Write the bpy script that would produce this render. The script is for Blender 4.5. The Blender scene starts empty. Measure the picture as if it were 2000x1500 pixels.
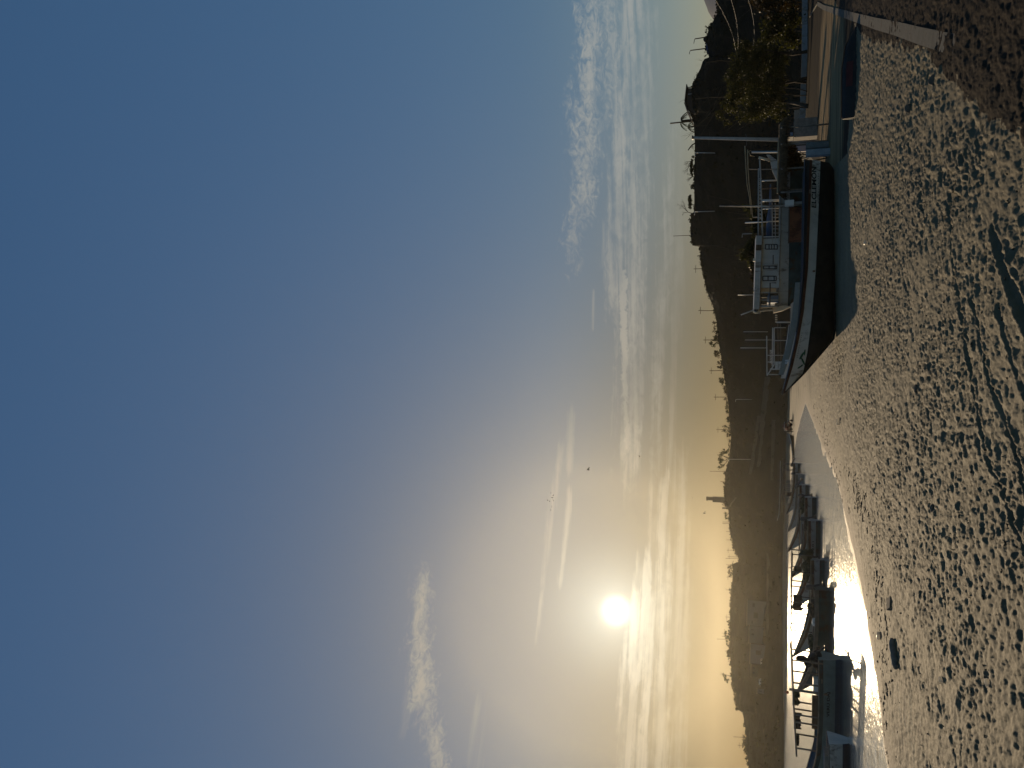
import bpy, bmesh, math, random
import numpy as np
from mathutils import Vector, Matrix

random.seed(7)
rng = np.random.default_rng(11)
scn = bpy.context.scene
COL = scn.collection
R = math.radians

# ------------------------------------------------------------------ camera
CAM_Z = 4.0
PITCH, ROLL, FPX = R(18.1), R(0.9), 1570.0
_r = Vector((1, 0, 0)); _f = Vector((0, math.cos(PITCH), math.sin(PITCH))); _u = Vector((0, -math.sin(PITCH), math.cos(PITCH)))
_R = _r * math.cos(ROLL) + _u * math.sin(ROLL)
_U = _u * math.cos(ROLL) - _r * math.sin(ROLL)
CAM = Vector((0, 0, CAM_Z))
cd = bpy.data.cameras.new("camera"); cam = bpy.data.objects.new("camera", cd); COL.objects.link(cam)
cd.sensor_fit = 'HORIZONTAL'; cd.sensor_width = 36.0; cd.lens = FPX / 2000 * 36.0
cd.clip_start = 0.1; cd.clip_end = 30000
mw = Matrix.Identity(4)                       # the phone was held upright, the picture lies on its side
for i in range(3):
    mw[i][0] = -_U[i]; mw[i][1] = _R[i]; mw[i][2] = -_f[i]; mw[i][3] = CAM[i]
cam.matrix_world = mw
scn.camera = cam

def ray(x, y):
    return (_f * FPX - _U * (x - 1000) - _R * (y - 750)).normalized()
def azel(x, y):
    d = ray(x, y); return math.atan2(d.x, d.y), math.asin(d.z)
def gp(x, y, z=0.0):                          # the point at height z seen at pixel x, y
    d = ray(x, y); t = (z - CAM_Z) / d.z
    return CAM + d * t
def at(x, y, dist):                           # the point seen at pixel x, y whose ground distance is dist
    d = ray(x, y); return CAM + d * (dist / math.hypot(d.x, d.y))

# ------------------------------------------------------------------ sky, sun, exposure
SUN_AZ, SUN_EL = azel(1203, 1193)
SUND = Vector((math.sin(SUN_AZ) * math.cos(SUN_EL), math.cos(SUN_AZ) * math.cos(SUN_EL), math.sin(SUN_EL)))
sl = bpy.data.lights.new("sun", 'SUN'); sl.energy = 5.0; sl.angle = R(0.53); sl.color = (1.0, 0.76, 0.48)
so = bpy.data.objects.new("sun", sl); COL.objects.link(so)
LAMP_EL = SUN_EL + R(1.6)
so.rotation_euler = Vector((math.sin(SUN_AZ) * math.cos(LAMP_EL), math.cos(SUN_AZ) * math.cos(LAMP_EL), math.sin(LAMP_EL))).to_track_quat('Z', 'Y').to_euler()

scn.view_settings.view_transform = 'Standard'; scn.view_settings.look = 'None'
scn.view_settings.exposure = -0.35; scn.view_settings.gamma = 1.0
scn.cycles.use_denoising = True
scn.cycles.max_bounces = 5; scn.cycles.diffuse_bounces = 2; scn.cycles.glossy_bounces = 3
scn.cycles.transmission_bounces = 3; scn.cycles.volume_bounces = 0; scn.cycles.transparent_max_bounces = 4
scn.cycles.sample_clamp_indirect = 4.0; scn.cycles.sample_clamp_direct = 12.0
scn.cycles.caustics_reflective = False; scn.cycles.caustics_refractive = False

SKY_G, SKY_K = 0.46, 1.32
world = bpy.data.worlds.new("World"); scn.world = world; world.use_nodes = True
class NT:                                     # a small helper for writing node trees
    def __init__(s, tree): s.t = tree; s.n = tree.nodes; s.l = tree.links
    def add(s, kind, **kw):
        n = s.n.new(kind)
        for k, v in kw.items(): setattr(n, k, v)
        return n
    def put(s, sock, v):
        if isinstance(v, bpy.types.NodeSocket): s.l.new(v, sock)
        elif v is not None: sock.default_value = v
    def m(s, op, a, b=None, c=None, clamp=False):
        n = s.add('ShaderNodeMath', operation=op, use_clamp=clamp)
        s.put(n.inputs[0], a); s.put(n.inputs[1], b)
        if c is not None: s.put(n.inputs[2], c)
        return n.outputs[0]
    def v(s, op, a, b=None):
        n = s.add('ShaderNodeVectorMath', operation=op); s.put(n.inputs[0], a)
        if b is not None: s.put(n.inputs[1], b)
        return n.outputs['Value'] if op in ('DOT_PRODUCT', 'LENGTH') else n.outputs['Vector']
    def comb(s, x, y, z=0.0):
        n = s.add('ShaderNodeCombineXYZ'); s.put(n.inputs[0], x); s.put(n.inputs[1], y); s.put(n.inputs[2], z); return n.outputs[0]
    def noise(s, vec, scale=1.0, detail=3.0, rough=0.5, dist=0.0, col=False):
        n = s.add('ShaderNodeTexNoise'); s.put(n.inputs['Vector'], vec)
        n.inputs['Scale'].default_value = scale; n.inputs['Detail'].default_value = detail
        n.inputs['Roughness'].default_value = rough; n.inputs['Distortion'].default_value = dist
        return n.outputs['Color' if col else 'Fac']
    def mix(s, f, a, b, mode='MIX'):
        n = s.add('ShaderNodeMix', data_type='RGBA', blend_type=mode, clamp_factor=True)
        s.put(n.inputs[0], f); s.put(n.inputs[6], a); s.put(n.inputs[7], b); return n.outputs[2]
    def ss(s, x, lo, hi, a=0.0, b=1.0):       # smoothstep
        n = s.add('ShaderNodeMapRange', interpolation_type='SMOOTHSTEP')
        for i, v in enumerate((x, lo, hi, a, b)): s.put(n.inputs[i], v)
        return n.outputs[0]
    def ramp(s, fac, stops):
        n = s.add('ShaderNodeValToRGB'); s.put(n.inputs[0], fac); e = n.color_ramp.elements
        while len(e) < len(stops): e.new(0.5)
        for el, (p, c) in zip(e, stops): el.position = p; el.color = (*c, 1) if len(c) == 3 else c
        return n.outputs[0]

def build_world():
    t = NT(world.node_tree); t.n.clear()
    out = t.add('ShaderNodeOutputWorld'); bg = t.add('ShaderNodeBackground'); t.l.new(bg.outputs[0], out.inputs[0])
    sky = t.add('ShaderNodeTexSky', sky_type='NISHITA'); sky.sun_disc = False
    sky.sun_elevation = SUN_EL; sky.sun_rotation = SUN_AZ
    sky.air_density = 1.0; sky.dust_density = 0.7; sky.ozone_density = 3.0; sky.altitude = 0
    d = t.v('NORMALIZE', t.add('ShaderNodeTexCoord').outputs['Generated'])
    sep = t.add('ShaderNodeSeparateXYZ'); t.l.new(d, sep.inputs[0])
    az = t.m('ARCTAN2', sep.outputs[0], sep.outputs[1]); el = t.m('ARCSINE', sep.outputs[2])
    cs = t.v('DOT_PRODUCT', d, tuple(SUND)); ang = t.m('ARCCOSINE', t.m('MINIMUM', cs, 0.9999999))
    hs = t.add('ShaderNodeHueSaturation'); hs.inputs['Saturation'].default_value = 1.12; t.l.new(sky.outputs[0], hs.inputs['Color'])
    lum = t.v('DOT_PRODUCT', hs.outputs[0], (0.25, 0.6, 0.15))
    fac = t.m('MULTIPLY', t.m('POWER', t.m('MAXIMUM', lum, 0.01), SKY_G - 1.0), SKY_K)
    sc_ = t.add('ShaderNodeVectorMath', operation='SCALE'); t.l.new(hs.outputs[0], sc_.inputs[0]); t.l.new(fac, sc_.inputs['Scale'])
    base = t.v('MULTIPLY', sc_.outputs[0], (1.0, 0.955, 0.93))
    hz = t.m('MULTIPLY', t.ss(el, R(17), R(1)), t.ss(ang, R(48), R(6)))
    base = t.v('MULTIPLY', base, t.mix(hz, (1, 1, 1, 1), (0.27, 0.245, 0.20, 1)))
    lift = t.m('MULTIPLY', t.ss(el, R(17), R(0)), t.ss(ang, R(12), R(36)))
    base = t.v('MULTIPLY', base, t.mix(lift, (1, 1, 1, 1), (1.75, 1.45, 1.25, 1)))
    # bright ring of haze round the sun
    def gauss(sig): return t.m('EXPONENT', t.m('MULTIPLY', t.m('POWER', t.m('DIVIDE', ang, R(sig)), 2.0), -1.0))
    def scaled(col, f):
        n = t.add('ShaderNodeVectorMath', operation='SCALE'); n.inputs[0].default_value = col; t.put(n.inputs['Scale'], f); return n.outputs[0]
    def addc(a, b): return t.v('ADD', a, b)
    # ---- clouds, laid out in azimuth and elevation
    U = t.m('MULTIPLY', az, 1.0)
    st = t.comb(t.m('MULTIPLY', az, 9.0), t.m('MULTIPLY', el, 34.0))
    fine = t.comb(t.m('MULTIPLY', az, 30.0), t.m('MULTIPLY', el, 70.0))
    strand = t.comb(t.m('MULTIPLY', az, 5.0), t.m('MULTIPLY', el, 130.0))
    n_st = t.noise(st, 1.0, 5, 0.6, 0.6); n_fi = t.noise(fine, 1.6, 4, 0.65, 0.8); n_sd = t.noise(strand, 1.0, 5, 0.6, 0.3)
    def band(pts, w, tex, lo, hi, amt):
        # a strip of cloud along a line of pixels, w its half width in degrees
        m = None
        for (x0, y0), (x1, y1) in zip(pts[:-1], pts[1:]):
            a0, e0 = azel(x0, y0); a1, e1 = azel(x1, y1)
            L2 = (a1 - a0) ** 2 + (e1 - e0) ** 2
            px = t.m('SUBTRACT', az, a0); py = t.m('SUBTRACT', el, e0)
            h = t.m('DIVIDE', t.m('ADD', t.m('MULTIPLY', px, a1 - a0), t.m('MULTIPLY', py, e1 - e0)), L2, clamp=True)
            dx = t.m('SUBTRACT', px, t.m('MULTIPLY', h, a1 - a0)); dy = t.m('SUBTRACT', py, t.m('MULTIPLY', h, e1 - e0))
            q = t.m('SQRT', t.m('ADD', t.m('MULTIPLY', t.m('MULTIPLY', dx, dx), 0.16), t.m('MULTIPLY', dy, dy)))
            q = t.m('SUBTRACT', 1.0, t.m('DIVIDE', q, R(w)))
            m = q if m is None else t.m('MAXIMUM', m, q)
        v = t.m('ADD', tex, t.m('MULTIPLY', t.m('MINIMUM', m, 0.9), 0.24))
        return t.m('MULTIPLY', t.ss(v, lo, hi - 0.01), amt * 0.86)
    mixed = t.m('ADD', t.m('MULTIPLY', n_fi, 0.55), t.m('MULTIPLY', n_st, 0.45))
    mixs = t.m('ADD', t.m('MULTIPLY', n_sd, 0.6), t.m('MULTIPLY', n_fi, 0.4))
    mixh = t.m('ADD', t.m('MULTIPLY', n_sd, 0.75), t.m('MULTIPLY', n_fi, 0.25))
    tuft = t.noise(t.comb(t.m('MULTIPLY', az, 75.0), t.m('MULTIPLY', el, 120.0)), 1.0, 6, 0.68, 1.2)
    tufts = t.m('ADD', t.m('MULTIPLY', tuft, 0.6), t.m('MULTIPLY', n_st, 0.4))
    B = []
    B.append(band([(1124, 470), (1140, 380), (1146, 300)], 1.3, tufts, 0.55, 0.80, 0.95))
    B.append(band([(1136, 300), (1150, 240), (1160, 140), (1160, -60)], 1.9, tufts, 0.58, 0.84, 0.95))
    B.append(band([(1186, 200), (1190, 100), (1192, -60)], 1.2, tufts, 0.56, 0.84, 0.9))
    B.append(band([(1205, 560), (1212, 330), (1222, 120), (1232, -80)], 1.5, mixs, 0.54, 0.82, 0.9))
    B.append(band([(1228, 880), (1240, 720), (1240, 560), (1238, 200)], 1.45, mixs, 0.54, 0.84, 0.8))
    B.append(band([(1246, 480), (1256, 300), (1262, 60)], 1.3, mixs, 0.57, 0.84, 0.55))
    B.append(band([(1226, 870), (1221, 760), (1219, 680), (1217, 600), (1219, 540)], 0.32, tufts, 0.52, 0.66, 0.95))
    B.append(band([(1285, 1050), (1282, 760), (1300, 420), (1318, 250)], 1.0, mixs, 0.56, 0.86, 0.5))
    B.append(band([(1310, 900), (1322, 600), (1330, 300)], 0.6, mixh, 0.55, 0.86, 0.3))
    B.append(band([(1048, 1250), (1064, 1100), (1082, 980), (1095, 880)], 0.42, mixh, 0.54, 0.84, 0.6))
    B.append(band([(1112, 900), (1118, 815)], 0.45, mixh, 0.54, 0.84, 0.6))
    B.append(band([(1095, 1130), (1106, 1040), (1114, 970)], 0.36, mixh, 0.54, 0.84, 0.55))
    B.append(band([(822, 1155), (816, 1240), (822, 1350), (845, 1480)], 1.35, t.m('ADD', t.m('MULTIPLY', tuft, 0.55), t.m('MULTIPLY', n_st, 0.45)), 0.55, 0.83, 1.0))
    B.append(band([(795, 1300), (790, 1420)], 0.9, n_st, 0.58, 0.95, 0.3))
    B.append(band([(935, 1390), (925, 1520)], 0.6, n_sd, 0.52, 0.9, 0.4))
    B.append(band([(1160, 570), (1158, 640)], 0.12, n_sd, 0.5, 0.75, 0.5))
    B.append(band([(1180, 440), (1175, 520)], 0.25, n_sd, 0.5, 0.8, 0.4))
    B.append(band([(1240, 1190), (1232, 1330), (1226, 1540)], 1.0, mixh, 0.54, 0.76, 0.9))
    B.append(band([(1258, 1120), (1266, 1180), (1260, 1300), (1256, 1540)], 0.9, mixh, 0.54, 0.76, 0.9))
    B.append(band([(1290, 960), (1294, 1150), (1290, 1540)], 1.1, mixh, 0.54, 0.78, 0.8))
    B.append(band([(1325, 900), (1328, 1200), (1322, 1540)], 1.1, mixh, 0.56, 0.86, 0.5))
    c = B[0]
    for b in B[1:]: c = t.m('MAXIMUM', c, b)
    c = t.m('MULTIPLY', c, t.ss(n_st, 0.30, 0.62, 0.45, 0.92))
    warm = gauss(26); glow = gauss(9)
    ccol = t.mix(warm, (4.6, 4.8, 4.6, 1), (5.4, 4.6, 3.5, 1))
    ccol = addc(ccol, scaled((4.4, 4.2, 3.3), glow))
    base = t.mix(c, base, ccol)
    # glare: sun disc and its ring
    core = t.ss(ang, R(0.2), R(1.3), 1.0, 0.0)
    base = addc(base, t.v('ADD', scaled((9, 8.8, 7.8), core), scaled((3.5, 3.5, 3.1), gauss(1.25))))
    base = addc(base, scaled((3.5, 3.65, 3.2), gauss(3.2)))
    base = addc(base, t.v('ADD', scaled((0.75, 0.83, 0.76), gauss(9.5)), scaled((0.75, 0.8, 0.72), gauss(5.5))))
    dusk = t.m('MULTIPLY', t.ss(el, R(10), R(2.5)), t.ss(ang, R(42), R(7)))
    base = t.v('MULTIPLY', base, t.mix(dusk, (1, 1, 1, 1), (0.66, 0.68, 0.66, 1)))
    t.l.new(base, bg.inputs['Color']); bg.inputs['Strength'].default_value = 0.1
build_world()

# ------------------------------------------------------------------ helpers
def mat(name, base, rough=0.8, spec=0.3, metal=0.0, var=0.0, vscale=3.0, bump=0.0, bscale=20.0, stain=None, sscale=1.5, samt=0.5, streak=(1, 1, 1)):
    m = bpy.data.materials.new(name); m.use_nodes = True
    t = NT(m.node_tree); p = m.node_tree.nodes['Principled BSDF']
    p.inputs['Roughness'].default_value = rough; p.inputs['Metallic'].default_value = metal
    p.inputs['Specular IOR Level'].default_value = spec
    co = t.add('ShaderNodeTexCoord').outputs['Object']
    col = (*base, 1)
    if var or stain:
        mp = t.add('ShaderNodeMapping'); t.l.new(co, mp.inputs[0]); mp.inputs['Scale'].default_value = streak
        n = t.noise(mp.outputs[0], vscale, 5, 0.6)
        dark = tuple(c * (1 - var) for c in base); lite = tuple(min(1, c * (1 + var)) for c in base)
        col = t.ramp(n, [(0.3, dark), (0.7, lite)])
        if stain:
            n2 = t.noise(mp.outputs[0], sscale, 6, 0.7, 0.5)
            col = t.mix(t.ss(n2, 0.62 - samt * 0.25, 0.72 - samt * 0.2), col, (*stain, 1))
    t.put(p.inputs['Base Color'], col)
    if bump:
        b = t.add('ShaderNodeBump'); b.inputs['Strength'].default_value = bump; b.inputs['Distance'].default_value = 0.05
        t.l.new(t.noise(co, bscale, 4, 0.6), b.inputs['Height']); t.l.new(b.outputs[0], p.inputs['Normal'])
    return m

class MB:
    """collects shapes and links them as ONE mesh object"""
    def __init__(s): s.v = []; s.f = []; s.smooth = []
    def add(s, vs, fs, smooth=False):
        o = len(s.v); s.v += [tuple(v) for v in vs]
        for f in fs: s.f.append(tuple(i + o for i in f)); s.smooth.append(smooth)
    def box(s, c, d, rz=0.0, ry=0.0):
        x, y, z = d[0] / 2, d[1] / 2, d[2] / 2
        M = Matrix.Rotation(rz, 3, 'Z') @ Matrix.Rotation(ry, 3, 'Y')
        vs = [Vector(c) + M @ Vector((a * x, b * y, e * z)) for a in (-1, 1) for b in (-1, 1) for e in (-1, 1)]
        s.add(vs, [(0, 1, 3, 2), (4, 6, 7, 5), (0, 4, 5, 1), (2, 3, 7, 6), (0, 2, 6, 4), (1, 5, 7, 3)])
    def tube(s, pts, r, n=8, cap=True):
        pts = [Vector(p) for p in pts]; rs = r if isinstance(r, (list, tuple)) else [r] * len(pts)
        rings = []
        for i, p in enumerate(pts):
            d = (pts[min(i + 1, len(pts) - 1)] - pts[max(i - 1, 0)]).normalized()
            a = Vector((0, 0, 1)) if abs(d.z) < 0.9 else Vector((1, 0, 0))
            u = d.cross(a).normalized(); w = d.cross(u)
            rings.append([p + (u * math.cos(2 * math.pi * k / n) + w * math.sin(2 * math.pi * k / n)) * rs[i] for k in range(n)])
        vs = [v for rg in rings for v in rg]; fs = []
        for i in range(len(pts) - 1):
            for k in range(n):
                fs.append((i * n + k, i * n + (k + 1) % n, (i + 1) * n + (k + 1) % n, (i + 1) * n + k))
        s.add(vs, fs, True)
        if cap: s.add(rings[0], [tuple(range(n))[::-1]]); s.add(rings[-1], [tuple(range(n))])
    def grid(s, rows, smooth=True, flip=False):          # rows of equal length
        n = len(rows[0]); vs = [v for r in rows for v in r]; fs = []
        for i in range(len(rows) - 1):
            for k in range(n - 1):
                q = (i * n + k, i * n + k + 1, (i + 1) * n + k + 1, (i + 1) * n + k)
                fs.append(q[::-1] if flip else q)
        s.add(vs, fs, smooth)
    def prism(s, poly, z0, z1):                          # polygon in xy
        n = len(poly); vs = [(p[0], p[1], z0) for p in poly] + [(p[0], p[1], z1) for p in poly]
        fs = [tuple(range(n))[::-1], tuple(range(n, 2 * n))] + [(i, (i + 1) % n, n + (i + 1) % n, n + i) for i in range(n)]
        s.add(vs, fs)
    def slab(s, poly, thick, axis=1):                    # polygon in xz (axis 1) or yz (axis 0), given thickness about 0
        n = len(poly); h = thick / 2
        if axis == 1: vs = [(p[0], -h, p[1]) for p in poly] + [(p[0], h, p[1]) for p in poly]
        else: vs = [(-h, p[0], p[1]) for p in poly] + [(h, p[0], p[1]) for p in poly]
        s.add(vs, [tuple(range(n)), tuple(range(n, 2 * n))[::-1]] + [(i, (i + 1) % n, n + (i + 1) % n, n + i) for i in range(n)])
    def ball(s, c, r, n=10, m=7):
        r = r if isinstance(r, (tuple, list)) else (r, r, r); rows = []
        for i in range(m + 1):
            th = math.pi * i / m
            rows.append([(c[0] + r[0] * math.sin(th) * math.cos(2 * math.pi * k / n), c[1] + r[1] * math.sin(th) * math.sin(2 * math.pi * k / n), c[2] + r[2] * math.cos(th)) for k in range(n + 1)])
        s.grid(rows)
    def build(s, name, m, parent=None, fix=True):
        me = bpy.data.meshes.new(name); me.from_pydata(s.v, [], s.f)
        me.polygons.foreach_set('use_smooth', s.smooth)
        if fix:
            bm = bmesh.new(); bm.from_mesh(me); bmesh.ops.remove_doubles(bm, verts=bm.verts, dist=1e-5)
            bmesh.ops.recalc_face_normals(bm, faces=bm.faces); bm.to_mesh(me); bm.free()
        me.materials.append(m); me.update()
        o = bpy.data.objects.new(name, me); COL.objects.link(o)
        if parent is not None: o.parent = parent
        return o

def thing(name, label, cat, loc=(0, 0, 0), rz=0.0, group=None):
    o = bpy.data.objects.new(name, None); COL.objects.link(o)
    o.location = loc; o.rotation_euler = (0, 0, rz); o.empty_display_size = 0.2
    return tag(o, label, cat, group)
def tag(o, label, cat, group=None):
    o['label'] = label; o['category'] = cat
    if group: o['group'] = group
    return o
def kind(o, k='structure'):
    o['kind'] = k; return o
def dup(root, loc, rz, label, group=None, scale=None):
    r = root.copy(); COL.objects.link(r); r.location = loc; r.rotation_euler = (0, 0, rz); r['label'] = label
    if scale: r.scale = (scale,) * 3 if not isinstance(scale, tuple) else scale
    if group: r['group'] = group
    for ch in list(root.children):
        c = ch.copy(); COL.objects.link(c); c.parent = r
        for g in list(ch.children):
            d = g.copy(); COL.objects.link(d); d.parent = c
    return r

# value noise for terrain, in numpy
def _hash(ix, iy, seed):
    h = (ix.astype(np.int64) * 374761393 + iy.astype(np.int64) * 668265263 + seed * 974711) & 0x7fffffff
    h = ((h ^ (h >> 13)) * 1274126177) & 0x7fffffff
    return ((h ^ (h >> 16)) & 0xffff) / 65535.0
def vnoise(x, y, seed=0):
    ix = np.floor(x); iy = np.floor(y); fx = x - ix; fy = y - iy
    fx = fx * fx * (3 - 2 * fx); fy = fy * fy * (3 - 2 * fy)
    a = _hash(ix, iy, seed); b = _hash(ix + 1, iy, seed); c = _hash(ix, iy + 1, seed); d = _hash(ix + 1, iy + 1, seed)
    return (a * (1 - fx) + b * fx) * (1 - fy) + (c * (1 - fx) + d * fx) * fy
def fbm(x, y, octs=4, seed=0, gain=0.5):
    v = 0; a = 0.5
    for i in range(octs): v = v + a * vnoise(x * 2 ** i, y * 2 ** i, seed + i * 17); a *= gain
    return v
def sstep(x, lo, hi):
    t = np.clip((x - lo) / (hi - lo), 0, 1); return t * t * (3 - 2 * t)
def np_grid(name, X, Y, Z, m, attrs=None):
    nr, nc = X.shape; me = bpy.data.meshes.new(name)
    me.vertices.add(nr * nc); me.vertices.foreach_set('co', np.stack([X, Y, Z], -1).astype(np.float32).ravel())
    i = np.arange((nr - 1) * (nc - 1)); rr = i // (nc - 1); cc = i % (nc - 1); a = rr * nc + cc
    q = np.stack([a, a + 1, a + nc + 1, a + nc], -1).astype(np.int32)
    me.loops.add(q.size); me.loops.foreach_set('vertex_index', q.ravel())
    me.polygons.add(len(q)); me.polygons.foreach_set('loop_start', np.arange(0, q.size, 4, dtype=np.int32))
    me.polygons.foreach_set('use_smooth', np.ones(len(q), dtype=bool)); me.update(calc_edges=True)
    for k, arr in (attrs or {}).items():
        at_ = me.attributes.new(k, 'FLOAT', 'POINT'); at_.data.foreach_set('value', arr.astype(np.float32).ravel())
    me.materials.append(m); me.validate()
    o = bpy.data.objects.new(name, me); COL.objects.link(o); return o

# ------------------------------------------------------------------ shore line, sand, water
NEAR = [(1790, 1760), (1762, 1640), (1736, 1500), (1727, 1450), (1722, 1387), (1707, 1305), (1700, 1250), (1690, 1187), (1675, 1112), (1660, 1045), (1645, 980), (1630, 925), (1605, 870), (1588, 825), (1573, 788)]
BACK = [(1564, 818), (1556, 850), (1551.5, 880), (1548, 910), (1542, 955), (1537, 1010), (1535.5, 1075), (1534, 1200), (1531.5, 1380), (1529.5, 1500), (1526, 1640), (1523, 1760)]
SHORE = np.array([[gp(x, y).x, gp(x, y).y] for x, y in NEAR + BACK])

def seg_dist(X, Y, line, closed=False):
    d = np.full(X.shape, 1e9); n = len(line)
    for i in range(n if closed else n - 1):
        a = line[i]; b = line[(i + 1) % n]; ab = b - a; L = (ab ** 2).sum() + 1e-9
        h = np.clip(((X - a[0]) * ab[0] + (Y - a[1]) * ab[1]) / L, 0, 1)
        d = np.minimum(d, np.hypot(X - a[0] - h * ab[0], Y - a[1] - h * ab[1]))
    return d
def inside(X, Y, poly):
    c = np.zeros(X.shape, bool); n = len(poly); j = n - 1
    for i in range(n):
        xi, yi = poly[i]; xj, yj = poly[j]
        c ^= ((yi > Y) != (yj > Y)) & (X < (xj - xi) * (Y - yi) / (yj - yi + 1e-12) + xi); j = i
    return c
def wpoly(px, z=0.75): return np.array([[gp(x, y, z).x, gp(x, y, z).y] for x, y in px])

def ground_base(X, Y):                       # smooth height of the beach
    d = seg_dist(X, Y, SHORE); ins = inside(X, Y, SHORE)
    wob = (fbm(X * 0.35, Y * 0.35, 3, 5) - 0.44) * np.clip(d, 0, 1.5) * 0.0
    z = np.where(ins, -0.07 * np.minimum(d, 25), 0.85 * (1 - np.exp(-d / 8.0))) + wob
    return z, np.where(ins, -d, d)
def gz(x, y):
    z, _ = ground_base(np.array([x], float), np.array([y], float)); return float(z[0])
def gpz(px, py):                             # where the line of sight through a pixel meets the beach
    z = 0.5
    for _i in range(6):
        p = gp(px, py, z); z = gz(p.x, p.y)
    return gp(px, py, z)

KERB = [(1597, 7), (1610, 15), (1640, 24), (1675, 35), (1712, 46), (1750, 55), (1800, 70), (1850, 84), (1896, 93)]
ROAD_POLY = wpoly([(1572, -400), (1572, 100), (1574, 240), (1580, 300), (1600, 335), (1632, 322), (1652, 300), (1656, 230), (1668, 130), (1672, 60), (1660, 30), (1640, 20), (1597, -60), (1597, -400)], 0.85)
GRAVEL_POLY = wpoly([(1664, 40), (1690, 76), (1720, 81), (1748, 85), (1772, 95), (1788, 102), (1795, 84), (1803, 86), (1808, 110), (1830, 128), (1845, 142), (1880, 190), (1940, 240), (2000, 280), (2200, 420), (2600, -600), (1640, -600), (1600, 0)], 0.85)
SUN_STREAK_POLY = wpoly([(1606, 330), (1601, 200), (1603, 100), (1610, 50), (1625, 44), (1642, 70), (1640, 150), (1640, 230), (1634, 320)], 0.85)  # sunlit streak on the road, painted lighter in the sand material
RUTS = [([(1851, 380), (1860, 512), (1872, 600), (1880, 660), (1893, 755), (1904, 800), (1915, 845), (1930, 910), (1950, 957), (1966, 1000), (1990, 1060), (2040, 1180)], 0.11, 0.06),
        ([(1895, 590), (1910, 650), (1925, 725), (1935, 765), (1950, 800), (1972, 857), (1990, 915), (2020, 1020)], 0.11, 0.07),
        ([(1938, 445), (1950, 490), (1970, 555), (1990, 600), (2030, 690)], 0.20, 0.09),
        ([(1947, 600), (1965, 665), (1982, 725), (2010, 800)], 0.12, 0.05),
        ([(1752, 385), (1750, 480), (1745, 560), (1752, 640), (1758, 700)], 0.13, 0.02)]

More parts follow.
